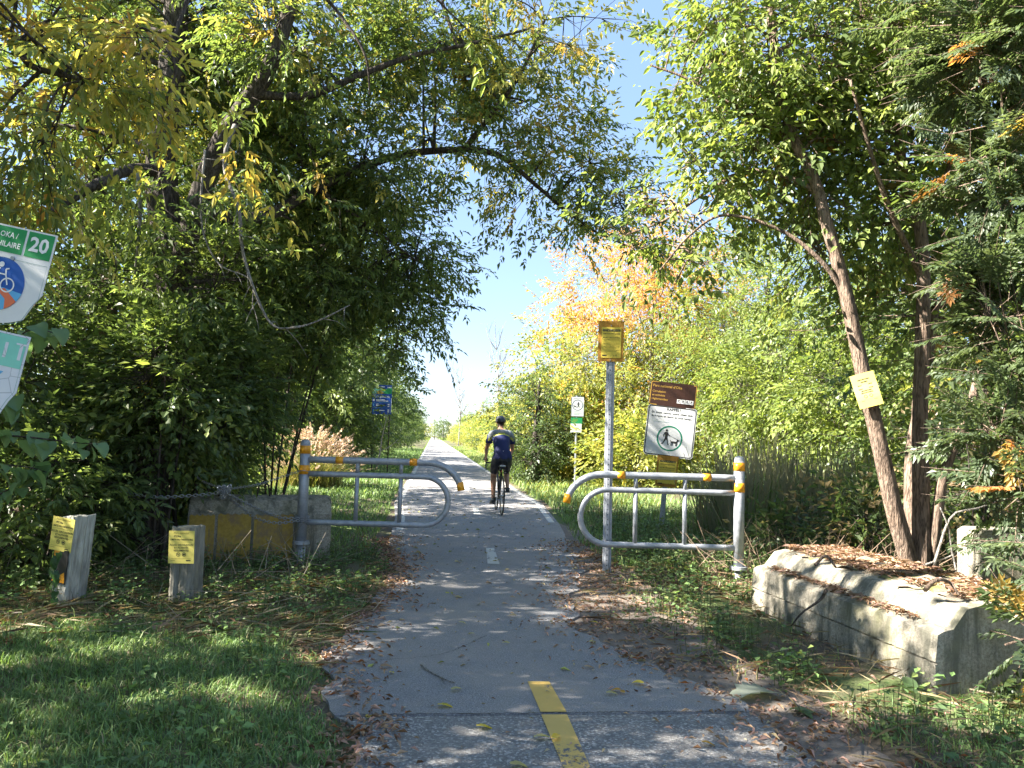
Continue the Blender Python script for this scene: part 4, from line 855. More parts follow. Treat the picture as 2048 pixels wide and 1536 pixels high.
# ------------------------------------------------------------------ flat print: text and pictograms in the x-z plane, read from -y
def text_arrays(body, size, align='CENTER', bold=0.0, sx=1.0):
    cu = bpy.data.curves.new('text', 'FONT'); cu.body = body; cu.size = size; cu.align_x = align; cu.align_y = 'CENTER'; cu.resolution_u = 2; cu.offset = bold * size
    ob = bpy.data.objects.new('text', cu); col.objects.link(ob); dg = bpy.context.evaluated_depsgraph_get(); me = bpy.data.meshes.new_from_object(ob.evaluated_get(dg))
    me.calc_loop_triangles(); v = np.array([p.co[:] for p in me.vertices]).reshape(-1, 3); f = np.array([t.vertices[:] for t in me.loop_triangles]).reshape(-1, 3)
    bpy.data.objects.remove(ob); bpy.data.curves.remove(cu); bpy.data.meshes.remove(me)
    if len(v): v = v * np.array([sx, 1, 1])
    return v[:, :2] if len(v) else np.zeros((0, 2)), f
class Print:
    """flat shapes on a plate face; layer lifts them a little"""
    def __init__(s, fn=None): s.mb = MB(); s.fn = fn
    def put(s, v, f, m=0, layer=1):
        v = np.asarray(v, float)
        if len(v) == 0: return
        y = np.full(len(v), -.0012 * layer)
        if s.fn is not None: y = y + np.array([s.fn(p[0], p[1]) for p in v])
        s.mb.add(np.stack([v[:, 0], y, v[:, 1]], 1), np.asarray(f), m=m)
    def text(s, body, x, z, size, m=0, align='CENTER', bold=0, sx=1.0, layer=1, rot=0):
        v, f = text_arrays(body, size, align, bold, sx); s.put(v + [x, z], f, m, layer)
    def poly(s, pts, m=0, layer=1):
        from mathutils.geometry import tessellate_polygon
        t = tessellate_polygon([[Vector((p[0], p[1], 0)) for p in pts]])
        t = [tuple(x) for x in t]; P = np.array(pts)
        out = []
        for a, b, c in t:
            cr = (P[b][0] - P[a][0]) * (P[c][1] - P[a][1]) - (P[b][1] - P[a][1]) * (P[c][0] - P[a][0]); out.append((a, b, c) if cr > 0 else (a, c, b))
        s.put(P, np.array(out), m, layer)
    def rect(s, x0, x1, z0, z1, m=0, layer=1): s.put([(x0, z0), (x1, z0), (x1, z1), (x0, z1)], np.array([[0, 1, 2, 3]]), m, layer)
    def disc(s, x, z, r, m=0, layer=1, n=36): s.poly([(x + r * cos(t), z + r * sin(t)) for t in np.arange(n) / n * 2 * pi], m, layer)
    def ring(s, x, z, r0, r1, m=0, layer=1, n=40, a0=0, a1=2 * pi):
        t = np.linspace(a0, a1, n + 1); v = [(x + r0 * cos(a), z + r0 * sin(a)) for a in t] + [(x + r1 * cos(a), z + r1 * sin(a)) for a in t]
        s.put(v, np.array([(k, n + 1 + k, n + 2 + k, k + 1) for k in range(n)]), m, layer)
    def line(s, pts, w, m=0, layer=1):
        P = np.array(pts, float)
        for a, b in zip(P[:-1], P[1:]):
            d = (b - a) / max(1e-9, np.linalg.norm(b - a)); p = np.array([-d[1], d[0]]) * w / 2; s.put([a - p, b - p, b + p, a + p], np.array([[0, 1, 2, 3]]), m, layer)
    def build(s, name, mats, parent): return s.mb.build(name, mats, parent)
def rrect(w, h, r, n=5):
    pts = []
    for cx, cz, a in ((w / 2 - r, h / 2 - r, 0), (-w / 2 + r, h / 2 - r, 90), (-w / 2 + r, -h / 2 + r, 180), (w / 2 - r, -h / 2 + r, 270)):
        for k in range(n + 1): t = radians(a + 90 * k / n); pts.append((cx + r * cos(t), cz + r * sin(t)))
    return pts
def outline(pr, pts, w, m, layer=1):
    P = np.array(pts); c = P.mean(0); n = len(P); Q = []
    for k in range(n):
        t = P[(k + 1) % n] - P[k - 1]; t = t / max(1e-9, np.linalg.norm(t)); Q.append(P[k] + np.array([-t[1], t[0]]) * w)
    pr.put(np.vstack([P, Q]), np.array([(k, (k + 1) % n, n + (k + 1) % n, n + k) for k in range(n)]), m, layer)
def plate(name, pts, th, mt, parent, fn=None, loc=(0, 0, 0), rot=(0, 0, 0)):
    """thin plate with outline pts, face at y=0, body behind it"""
    mb = MB(); P = np.array(pts, float); n = len(P)
    f0 = np.array([0 if fn is None else fn(*p) for p in P])
    if fn is None:
        mb.add(np.vstack([np.stack([P[:, 0], f0, P[:, 1]], 1), np.stack([P[:, 0], f0 + th, P[:, 1]], 1)]), np.array([(k, n + k, n + (k + 1) % n, (k + 1) % n) for k in range(n)]))
        mb.f.append(np.array([list(range(n))])); mb.m.append(np.zeros(1, int)); mb.f.append(np.array([[n + k for k in range(n - 1, -1, -1)]])); mb.m.append(np.zeros(1, int))
    else:
        x0, x1, z0, z1 = P[:, 0].min(), P[:, 0].max(), P[:, 1].min(), P[:, 1].max(); g = 12
        for s_, (dy, flip) in enumerate(((0, False), (th, True))):
            v = [(x0 + (x1 - x0) * a / g, fn(x0 + (x1 - x0) * a / g, z0 + (z1 - z0) * b / g) + dy, z0 + (z1 - z0) * b / g) for b in range(g + 1) for a in range(g + 1)]
            f = np.array([(b * (g + 1) + a, b * (g + 1) + a + 1, (b + 1) * (g + 1) + a + 1, (b + 1) * (g + 1) + a) for b in range(g) for a in range(g)])
            mb.add(v, f[:, ::-1] if flip else f)
        E = [(a, 0) for a in range(g + 1)] + [(g, b) for b in range(1, g + 1)] + [(a, g) for a in range(g - 1, -1, -1)] + [(0, b) for b in range(g - 1, 0, -1)]
        idx = [b * (g + 1) + a for a, b in E]; nn = (g + 1) ** 2
        mb.f.append(np.array([(idx[k], nn + idx[k], nn + idx[(k + 1) % len(idx)], idx[(k + 1) % len(idx)]) for k in range(len(idx))])); mb.m.append(np.zeros(len(idx), int))
    return mb.build(name, mt, parent, loc=loc, rot=rot)
def walker(pr, x, z, h, m=0, flip=1, layer=2):
    f = flip
    q = lambda pts: [(x + f * a * h, z + b * h) for a, b in pts]
    pr.disc(x + f * 0, z + .42 * h, .075 * h, m, layer, 14)
    def P_(pts):
        pts = q(pts); pr.poly(pts, m, layer)
    P_([(-.09, .32), (.06, .33), (.10, .22), (.07, -.04), (-.08, -.04), (-.07, .15)])
    P_([(-.09, .32), (-.20, .14), (-.19, .0), (-.14, .0), (-.14, .12), (-.07, .20)])
    P_([(.06, .32), (.14, .17), (.24, .11), (.22, .06), (.10, .12), (.03, .2)])
    P_([(-.08, -.04), (.03, -.04), (-.02, -.22), (-.19, -.48), (-.29, -.46), (-.27, -.42), (-.2, -.4), (-.11, -.2)])
    P_([(-.02, -.04), (.07, -.04), (.12, -.22), (.15, -.42), (.22, -.47), (.12, -.49), (.05, -.22), (-.02, -.12)])
def dog(pr, x, z, h, m=0, flip=1, layer=2):
    f = flip; q = lambda pts: [(x + f * a * h, z + b * h) for a, b in pts]
    pr.poly(q([(-.42, .05), (.22, .05), (.30, .26), (.36, .38), (.42, .30), (.60, .26), (.58, .18), (.42, .13), (.34, -.12), (.30, -.18), (-.36, -.16), (-.44, -.05)]), m, layer)
    for a in (-.40, -.24, .16, .28): pr.poly(q([(a, -.10), (a + .09, -.10), (a + .06, -.5), (a - .02, -.5)]), m, layer)
    pr.poly(q([(-.42, .05), (-.50, .22), (-.55, .2), (-.46, -.02)]), m, layer)

# ------------------------------------------------------------------ swing gates
def gate(px, py, d, sgn, zs, xs, label, topH, flange):
    """sgn +1: arms go to the right. zs = top, mid, bottom rail heights; xs = uprights, loop centre, radius"""
    p = at(px, py, d); p[2] = 0
    g = empty('swing_gate', p, (0, 0, radians(-YAW)), label=label, cat='gate')
    zt, zm, zb = zs; x1, x2, xc, rl, xt, ex, ez = xs; S = sgn
    b = MB(); b.tube([(0, 0, flange + .01), (0, 0, topH)], .053, 20); b.lathe([(.053, topH), (.05, topH + .02), (.035, topH + .04), (.0, topH + .047)], 20); b.build('post', M['galv'], g, smooth=True)
    b = MB(); b.tube([(0, 0, -.2), (0, 0, flange - .012)], .046, 18); b.build('base_post', M['galv'], g, smooth=True)
    b = MB(); b.lathe([(.04, flange - .012), (.088, flange - .012), (.088, flange + .004), (.04, flange + .004)], 24); b.lathe([(.04, flange + .006), (.084, flange + .006), (.084, flange + .02), (.04, flange + .02)], 24); b.build('collar', M['galv'], g)
    b = MB(); P = [(S * .045, 0, zt)] + [(S * x, 0, zt) for x in np.linspace(.15, xt, 6)]
    P += [(S * (xt + (ex - xt) * sin(t)), 0, zt - (zt - ez) * (1 - cos(t))) for t in np.linspace(.12, pi / 2 * .93, 12)]
    b.tube(P, .035, 16); b.build('top_rail', M['galv'], g, smooth=True); e0, e1 = np.array(P[-2]), np.array(P[-1]); dd = nrm(e1 - e0)
    b = MB(); b.tube([e1 - dd * .085, e1 + dd * .004], .0375, 16); b.build('tape_band', M['orange'], g, smooth=True)
    b = MB(); P = [(S * .045, 0, zm)] + [(S * x, 0, zm) for x in np.linspace(.2, xc, 6)] + [(S * (xc + rl * sin(t)), 0, (zm + zb) / 2 + (zm - zb) / 2 * cos(t)) for t in np.linspace(.15, pi - .15, 20)] + [(S * x, 0, zb) for x in np.linspace(xc, .2, 6)] + [(S * .045, 0, zb)]
    b.tube(P, .03, 16); b.build('loop_rail', M['galv'], g, smooth=True)
    for x in (x1, x2):
        b = MB(); b.tube([(S * x, 0, zm + .02), (S * x, 0, zt - .02)], .023, 12); b.tube([(S * x, 0, zb + .02), (S * x, 0, zm - .02)], .023, 12); b.build('upright', M['galv'], g, smooth=True)
    for z0, z1 in ((topH - .105, topH - .02), (topH - .32, topH - .225)):
        b = MB(); b.tube([(0, 0, z0), (0, 0, z1)], .0555, 20); b.build('tape_band', M['orange'], g, smooth=True)
    for x in ((.37, 1.15) if sgn > 0 else (.33, 1.2)):
        b = MB(); b.tube([(S * (x - .04), 0, zt), (S * (x + .04), 0, zt)], .0375, 16); b.build('tape_band', M['orange'], g, smooth=True)
    return g
gL = gate(600, 1130, 8.0, 1, (1.105, .955, .45), (.56, 1.02, 1.27, .255, 1.30, 1.66, .79), 'grey steel swing gate with orange bands left of the path, chained to the wooden posts', 1.27, .235)
gR = gate(1477, 1160, 7.7, -1, (1.045, .895, .345), (.55, 1.05, 1.33, .275, 1.38, 1.75, .72), 'grey steel swing gate with orange bands right of the path, beside the large block', 1.225, .145)

# ------------------------------------------------------------------ concrete blocks
def block(name, p0, p1, W, prof, mt, label, seed, face_mat=None, back=1):
    """prof: (offset from the front foot line, height) outline of the end, extruded from p0 to p1"""
    p0 = np.array(p0, float); p1 = np.array(p1, float); L = np.linalg.norm(p1 - p0); u = (p1 - p0) / L; v = np.array([-u[1], u[0], 0]) * back
    n = 60; r = np.random.RandomState(seed); m_ = len(prof); root = None
    mb = MB(); rows = []
    for k in range(n + 1):
        t = L * k / n; off = -.02 * ((k == 0) or (k == n)); tt = min(max(t, .012), L - .012) if 0 < k < n else t
        c = p0 + u * tt
        ring = []
        for a, (o, z) in enumerate(prof):
            w = .0022 * noise(np.array([t * 1.0, a * .31]), .5, seed) + .001 * r.normal() * (z > .1)
            sh = .012 if k in (0, n) else 0
            o2 = o + (W / 2 - o) * sh * 2; z2 = z * (1 - sh) if z > .1 else z
            ring.append(c + v * (o2 + w) + np.array([0, 0, z2 + (w if z > .1 else 0)]))
        rows.append(ring)
    V = np.array(rows); i = np.arange(n)[:, None] * m_; j = np.arange(m_ - 1)[None, :]
    f = np.stack([i + j, i + j + 1, i + m_ + j + 1, i + m_ + j], -1).reshape(-1, 4)
    mb.add(V.reshape(-1, 3), f)
    mb.f.append(np.array([list(range(m_))[::-1]])); mb.m.append(np.zeros(1, int)); mb.f.append(np.array([[n * m_ + k for k in range(m_)]])); mb.m.append(np.zeros(1, int))
    root = empty(name, p0, label=label, cat='concrete block')
    for k in range(len(mb.v)): mb.v[k] = mb.v[k] - p0
    o = mb.build('body', mt, root); return root, u, v, L
bl_near = gp(1868, 1400); bl_far = gp(1500, 1222); bl_near[0] += .0
# the block runs parallel to the path
d_ = bl_far - bl_near
def dense(prof, step=.05):
    out = []
    for a, b in zip(prof[:-1], prof[1:]):
        k = max(1, int(np.hypot(b[0] - a[0], b[1] - a[1]) / step))
        for q in range(k): out.append((a[0] + (b[0] - a[0]) * q / k, a[1] + (b[1] - a[1]) * q / k))
    return out + [prof[-1]]
def block_back(p0, p1): 
    return -1
prof = dense([(0, -.1), (0, .10), (.002, .195), (.022, .200), (.002, .209), (.02, .36), (.05, .375), (.12, .39), (.21, .50), (.30, .52), (.78, .52), (.86, .40), (.9, -.1)], .07)
root, u, v, L = block('concrete_block', bl_near, bl_far, .9, prof, M['concrete'], 'large long concrete block lying right of the path, in front of the brown stems', 3, back=-1)
mb = MB(); r = np.random.RandomState(9)
# mossy crust on the top
nn = 40; tt = np.linspace(.12, L - .05, nn); rows = []
for t in tt:
    c = u * t; rows.append([c + v * o + np.array([0, 0, .512 + h + .012 * r.normal()]) for o, h in ((.26 + .03 * r.normal(), .0), (.36, .018), (.5, .028), (.64, .02), (.78, -.02))])
V = np.array(rows); i = np.arange(nn - 1)[:, None] * 5; j = np.arange(4)[None, :]; mb.add(V.reshape(-1, 3), np.stack([i + j, i + j + 1, i + 6 + j, i + 5 + j], -1).reshape(-1, 4)); mb.build('moss_crust', M['moss'], root, smooth=True)
# needles and leaves lying on it
mb = MB(); n = 4000; t = r.uniform(.1, L - .02, n); o = r.uniform(.28, .85, n); P = bl_near + u * t[:, None] + v * o[:, None]; P[:, 2] = .525 + .02 * r.uniform(size=n) + .01; k = noise(np.stack([t, o], 1), .5, 3) > -.25; P = P[k]; n = len(P)
n2 = 420; t = r.uniform(.25, L - .2, n2) ; P2 = bl_near + u * t[:, None] + v * r.uniform(.045, .13, n2)[:, None]; P2[:, 2] = .39 + .02 * r.uniform(size=n2); P = np.vstack([P, P2]); n = len(P)
a = r.uniform(0, 6.28, n); mb.leaves(P, np.stack([np.cos(a), np.sin(a), r.normal(0, .2, n)], 1), r.normal(0, .3, (n, 3)) + [0, 0, 1], r.uniform(.03, .07, n), .14, pick([('tan', 4), ('pink', 3), ('brown', 3), ('straw', 1)], n, r) * r.uniform(.5, 1.1, (n, 1)))
tag(mb.build('leaf_litter', M['litter']), 'dry reddish litter lying on top of the large concrete block', 'leaf litter', kind='stuff')
# sticks on the block
def stick(name, pts, r0, r1, label, mt='bark', branches=()):
    o = pts[0]; root = empty(name, o, label=label, cat='stick'); b = MB(); P = spline(pts, 12); b.tube(P - o, np.linspace(r0, r1, 12), 6, rough=.1)
    for q in branches: Q = spline(q, 6); b.tube(Q - o, np.linspace(r0 * .6, r1 * .6, 6), 5)
    b.build('wood', M[mt], root, smooth=True)
def bt(px, py, z): return gp(px, py, z)
stick('fallen_stick', [bt(1652, 1180, .47), bt(1640, 1200, .4), bt(1620, 1225, .34) + [-.05, 0, 0], bt(1600, 1252, .22) + [-.06, 0, 0]], .012, .004, 'dark curved stick leaning over the front face of the large block', 'bark')
stick('fallen_stick', [bt(1630, 1130, .56), bt(1652, 1112, .62), bt(1672, 1135, .55)], .012, .008, 'small forked stick lying on top of the large block', 'bark_red')
stick('fallen_stick', [bt(1850, 1180, .56), bt(1872, 1160, .64), bt(1900, 1165, .62), bt(1918, 1190, .56)], .014, .008, 'curved root like stick at the foot of the brown stems', 'bark_red')

# pale slab behind
p = at(1985, 1215, 5.35); p[2] = 0
mb = MB(); sl_ = empty('concrete_block', p, (radians(0), 0, radians(-12)), label='pale upright concrete block behind the large one, half hidden by cedar', cat='concrete block')
mb.box(-.02, 1.0, 0, .5, -.1, .82, bev=.03); mb.build('body', M['concrete'], sl_)

# yellow painted block on the left
pa = gp(640, 1100); pb = gp(372, 1128); 
profy = dense([(0, -.1), (0, .10), (.003, .50), (.05, .54), (.12, .64), (.2, .67), (.55, .67), (.62, .5), (.66, -.1)], .07)
fr = at(662, 1060, 8.35); fr[2] = 0; fl_ = at(372, 1090, 7.9); fl_[2] = 0
yb, u2, v2, L2 = block('concrete_block', fr, fl_, .66, profy, M['concrete'], 'concrete block with peeling yellow paint behind the left gate post', 5, back=-1)
# painted panels on its face (paint film on the front)
def paint_panel(t0, t1, z0, z1, name='paint_panel'):
    mb = MB(); n = 14; 
    P = np.array([u2 * (t0 + (t1 - t0) * a / n) + v2 * (-.016) + [0, 0, z0 + (z1 - z0) * b / 6 + .01 * math.sin(a * 2.1 + b)] for b in range(7) for a in range(n + 1)])
    mb.add(P, np.array([(b * (n + 1) + a, b * (n + 1) + a + 1, (b + 1) * (n + 1) + a + 1, (b + 1) * (n + 1) + a) for b in range(6) for a in range(n)]))
    return mb.build(name, M['yellow_block'], yb)
paint_panel(.40, .80, -.02, .50); paint_panel(.83, 1.16, -.02, .51); paint_panel(1.19, L2 - .02, -.02, .50)
for t in (.72, 1.12):
    b = MB(); c = u2 * t + v2 * .3; h = .16 if t < 1 else .05
    b.tube(spline([c + u2 * -.07 + [0, 0, .64], c + u2 * -.05 + [0, 0, .67 + h * .7], c + [0, 0, .67 + h], c + u2 * .05 + [0, 0, .67 + h * .7], c + u2 * .07 + [0, 0, .64]], 16), .009, 8); b.build('lifting_loop', M['rebar'], yb, smooth=True)

# ------------------------------------------------------------------ chains
def chain(pts, label, link=.042, wire=.0045, sag=0):
    P = spline(pts, 200); s = np.concatenate(([0], np.cumsum(np.linalg.norm(np.diff(P, axis=0), axis=1)))); n = int(s[-1] / (link * .72)); mb = MB(); o = P[0]
    for k in range(n):
        t = (k + .5) / n * s[-1]; c = np.array([np.interp(t, s, P[:, a]) for a in range(3)]); c2 = np.array([np.interp(min(t + .01, s[-1]), s, P[:, a]) for a in range(3)]); T = nrm(c2 - c + 1e-9)
        A = nrm(np.cross(T, [0, 0, 1.0]) + 1e-6); Bn = np.cross(T, A); S = A if k % 2 else Bn
        th = np.linspace(0, 2 * pi, 11)
        ring = [c - o + T * cos(t_) * link / 2 + S * sin(t_) * link * .32 for t_ in th]
        mb.tube(ring, wire, 4, caps=False)
    ob = mb.build('chain', M['chain'], smooth=True); ob.location = o; tag(ob, label, 'chain'); return ob
pp = lambda px, py, d: at(px, py, d)
kn = pp(447, 983, 7.2)
w2 = at(357, 1055, 6.0)
chain([pp(598, 1037, 7.94), pp(560, 1035, 7.85), pp(520, 1020, 7.6), pp(480, 1000, 7.4), kn], 'upper of the chains running from the left gate post up to the knot')
chain([pp(598, 1041, 7.93), pp(552, 1046, 7.8), pp(510, 1035, 7.6), pp(470, 1005, 7.4), kn + [0, 0, -.02]], 'lower sagging chain between the left gate post and the knot')
chain([kn, pp(420, 988, 7.2), pp(370, 992, 7.15), pp(310, 994, 7.1), pp(240, 985, 7.1)], 'chain running from the knot leftwards into the bushes')
chain([kn + [0, 0, .03], pp(430, 972, 7.3), pp(404, 962, 7.5), pp(390, 950, 7.7)], 'short chain rising from the knot into the leaves', .036, .0035)
chain([kn + [0, 0, .02], pp(480, 975, 7.5), pp(520, 968, 7.7), pp(560, 955, 7.9), pp(600, 942, 7.96)], 'thin chain from the knot to the top of the left gate post', .034, .0032)
mb = MB(); r = np.random.RandomState(4)
for k in range(34):
    c = np.array([r.uniform(-.055, .055), r.uniform(-.03, .03), r.uniform(-.06, .05)]); A = nrm(r.normal(size=3)); Bn = nrm(np.cross(A, r.normal(size=3)))
    mb.tube([c + A * cos(t) * .024 + Bn * sin(t) * .014 for t in np.linspace(0, 2 * pi, 10)], .0045, 4, caps=False)
o = mb.build('chain_knot', M['chain'], smooth=True); o.location = kn; tag(o, 'bunched knot of steel chain left of the gate post', 'chain')
mb = MB(); c0 = at(598, 1038, 8.0) - np.array([gL.location.x, gL.location.y, 0]); z0 = at(598, 1038, 8.0)[2]
for q in range(3):
    for k in range(13):
        a = k / 13 * 2 * pi; z = z0 + .02 * q - .02 + .006 * sin(a); c = np.array([cos(a) * .064, sin(a) * .064, z]); T = np.array([-sin(a), cos(a), 0]); S = np.array([0, 0, 1.0]) if k % 2 else np.array([cos(a), sin(a), 0])
        mb.tube([c + T * cos(t) * .021 + S * sin(t) * .012 for t in np.linspace(0, 2 * pi, 10)], .0042, 4, caps=False)
o = mb.build('chain', M['chain'], smooth=True); o.location = (gL.location.x, gL.location.y, 0); tag(o, 'chain wound round the left gate post at the lower rail', 'chain')
mb = MB(); zz = at(604, 942, 8.0)[2]; mb.tube([(cos(t) * .058, sin(t) * .058, zz + .004 * sin(3 * t)) for t in np.linspace(0, 4 * pi, 40)], .004, 5); o = mb.build('wire_loop', M['chain']); o.location = (gL.location.x, gL.location.y, 0); tag(o, 'thin wire twisted round the left gate post under its lower orange band', 'wire')

# ------------------------------------------------------------------ notices
def notice_print(pl, w, h, fn=None, holes=False):
    """yellow limit notice"""
    s = w / .22; pr = Print(fn)
    pr.text('Parc national', -.07 * s, .115 * s * h / (.28 * s) if 0 else .118 * s, .026 * s, 1, 'LEFT'); pr.text("d'Oka", -.07 * s, .092 * s, .026 * s, 0, 'LEFT', .02)
    pr.text('LIMITE DU TERRITOIRE', 0, .062 * s, .0195 * s, 0, bold=.02)
    pr.text('ACCÈS, CIRCULATION', 0, .018 * s, .0205 * s, 0, bold=.02); pr.text('ET ACTIVITÉS', 0, -.006 * s, .0205 * s, 0, bold=.02); pr.text('RÉGLEMENTÉS', 0, -.030 * s, .0205 * s, 0, bold=.02)
    for x in (-.026, .026):
        pr.ring(x * s, -.062 * s, .013 * s, .017 * s, 0, n=20)
    pr.line([(-.033 * s, -.055 * s), (-.02 * s, -.068 * s)], .006 * s); pr.disc(-.026 * s, -.06 * s, .005 * s, 0, n=8); pr.poly([(.015 * s, -.07 * s), (.036 * s, -.066 * s), (.03 * s, -.054 * s), (.018 * s, -.058 * s)])
    pr.rect(-.09 * s, .09 * s, .043 * s, .0445 * s, 1); pr.rect(-.09 * s, .09 * s, -.098 * s, -.096 * s, 1); pr.rect(.045 * s, .085 * s, -.116 * s, -.108 * s, 0); pr.rect(-.09 * s, -.05 * s, -.113 * s, -.110 * s, 1)
    pr.build('lettering', [M['ink'], M['ink_grey']], pl)
def board_print(pl, s=1.0):
    pr = Print(); pr.rect(-.09 * s, .09 * s, .115 * s, .138 * s, 0); pr.text("PARC NATIONAL D'OKA", 0, .1265 * s, .015 * s, 2, layer=2)
    pr.text('LIMITE DU TERRITOIRE', 0, .09 * s, .0165 * s, 0, bold=.02); pr.text('ACCÈS, CIRCULATION', 0, .05 * s, .017 * s, 0, bold=.02); pr.text('ET ACTIVITÉS RÉGLEMENTÉS', 0, .028 * s, .0125 * s, 0)
    for z in (-.015, -.045, -.08): pr.rect(-.085 * s, .085 * s, z * s, z * s + .003 * s, 1); pr.rect(-.06 * s, .05 * s, (z - .012) * s, (z - .009) * s, 1)
    pr.rect(-.09 * s, -.045 * s, -.14 * s, -.128 * s, 0); pr.ring(.055 * s, -.134 * s, .006 * s, .009 * s, 0, n=12); pr.ring(.03 * s, -.134 * s, .003 * s, .005 * s, 0, n=10); pr.build('lettering', [M['ink'], M['ink_grey'], M['paper']], pl)

# wooden posts
def wooden_post(px, py, d, w, dp, h, rotz, mt, label, lean=(0, 0), slant=.0):
    p = gp(px, py) if d is None else at(px, py, d); p[2] = 0
    root = empty('wooden_post', p, (lean[1], lean[0], radians(rotz)), label=label, cat='post'); mb = MB(); n = 24; r = np.random.RandomState(int(px)); prof = []
    side = [(-w / 2, 0), (w / 2, 0), (w / 2, dp), (-w / 2, dp)]; ring = []
    for a in range(4):
        A, Bp = np.array(side[a]), np.array(side[(a + 1) % 4])
        for k in range(8): ring.append(A + (Bp - A) * (k / 8 + .0)); 
    ring = np.array(ring); off = np.where(np.arange(32) % 8 == 0, -.012, 0) + r.normal(0, .0022, 32); c = np.array([0, dp / 2]); rows = []
    crack = np.zeros(32); crack[[3, 13, 21]] = -.012
    for k in range(n + 1):
        z = -.15 + (h + .15) * k / n; q = ring + nrm(ring - c) * (off + crack * (.4 + .6 * abs(sin(k * .4))) + .0015 * r.normal(size=32))[:, None]
        top = slant * (ring[:, 0] / w + .5) if k == n else np.zeros(32); rows.append(np.stack([q[:, 0], q[:, 1], z + top + (r.normal(0, .005, 32) if k == n else 0)], 1))
    V = np.array(rows); i = np.arange(n)[:, None] * 32; j = np.arange(32)[None, :]; j2 = (j + 1) % 32
    mb.add(V.reshape(-1, 3), np.stack([i + j, i + j2, i + 32 + j2, i + 32 + j], -1).reshape(-1, 4)); mb.f.append(np.array([[n * 32 + k for k in range(32)]])); mb.m.append(np.zeros(1, int))
    mb.build('body', M[mt], root); return root, p
P1, p1 = wooden_post(112, 1222, None, .17, .19, .69, -42 + 14, 'wood_white', 'wooden post with flaking white paint, leftmost, with an orange and black marker below its notice', (radians(4.5), 0), .03)
pl = plate('notice', [(-.098, -.125), (.098, -.125), (.098, .125), (-.098, .125)], .004, M['paper'], P1, loc=(-.012, -.02, .575), rot=(0, radians(2), radians(9))); notice_print(pl, .205, .25)
mk = plate('marker_plate', [(-.078, -.13), (.078, -.13), (.078, .12), (-.078, .12)], .004, M['black_metal'], P1, loc=(-.005, -.014, .34)); pr = Print(); pr.poly([(-.07, .11), (-.01, .11), (-.045, .0), (-.07, -.02)]); pr.poly([(.02, .11), (.072, .11), (.072, .05), (-.02, -.02)][:0] or [(-.07, -.12), (.07, -.12), (.06, -.04)]); pr.build('orange_stripes', M['orange'], mk)
P2, p2 = wooden_post(358, 1210, None, .205, .18, .60, -10, 'wood_grey', 'weathered grey wooden post with yellow notice, nearest the left gate', (0, 0), .01)
pl = plate('notice', [(-.105, -.128), (.105, -.128), (.105, .128), (-.105, .128)], .004, M['paper'], P2, loc=(.0, -.016, .455), rot=(0, radians(-1.5), radians(0))); notice_print(pl, .205, .25)

# steel channel posts
def channel(mb, h, w=.045, dp=.028, z0=-.2):
    prof = [(-w, 0), (-w + .004, -.003), (-w * .45, -.003), (-w * .33, -dp), (w * .33, -dp), (w * .45, -.003), (w - .004, -.003), (w, 0), (w, .003), (w * .5, .002), (w * .38, -dp + .005), (-w * .38, -dp + .005), (-w * .5, .002), (-w, .003)]
    n = len(prof); V = np.array([(x, y, z) for z in (z0, h) for x, y in prof]); mb.add(V, np.array([(k, (k + 1) % n, n + (k + 1) % n, n + k) for k in range(n)])[:, ::1]); mb.f.append(np.array([[n + k for k in range(n)]])); mb.m.append(np.zeros(1, int))
    return dp
def holes(post, h, dp, step=.052, r=.0055, z0=.05):
    mb = MB(); z = z0
    while z < h - .03:
        t = np.arange(8) / 8 * 2 * pi; v = np.stack([r * np.cos(t), np.full(8, -dp - .0012), z + r * np.sin(t)], 1); n0 = mb.n; mb.add(v, np.zeros((0, 4), int)); mb.f.append(np.array([[n0 + k for k in range(8)]])); mb.m.append(np.zeros(1, int)); z += step
    return mb.build('bolt_holes', M['black_metal'], post)
def bolt(parent, x, z, y=-.002, r=.007):
    mb = MB(); th = np.arange(6) / 6 * 2 * pi; v = [(x + r * cos(t), yy, z + r * sin(t)) for yy in (y, y - .006) for t in th]; mb.add(v, np.array([(k, (k + 1) % 6, 6 + (k + 1) % 6, 6 + k) for k in range(6)])); mb.f.append(np.array([[6 + k for k in range(6)]])); mb.m.append(np.zeros(1, int)); return mb.build('bolt', M['galv'], parent)
p = gp(1213, 1150); S1 = empty('notice_sign', p, (0, 0, radians(-YAW - 8)), label='tall steel channel post with an orange plywood board and notice, nearest the path', cat='sign')
H1 = 2.62; mb = MB(); dp = channel(mb, H1 - .3); po = mb.build('post', M['galv'], S1); holes(po, H1 - .42, dp)
bd = MB(); bd.box(-.133, .133, 0, .014, -.215, .215, bev=.002); bo = bd.build('board', M['plywood'], S1, loc=(0, -.046, H1 - .185), rot=(0, radians(.8), 0))
nt = plate('notice', rrect(.205, .325, .004, 1), .003, M['paper2'], S1, loc=(.004, -.0505, H1 - .2), rot=(0, radians(.8), 0)); board_print(nt, 1.02)
bolt(bo, 0, .165, -.002); bolt(bo, 0, .12, -.008, .006); bolt(bo, .0, -.2, -.002)

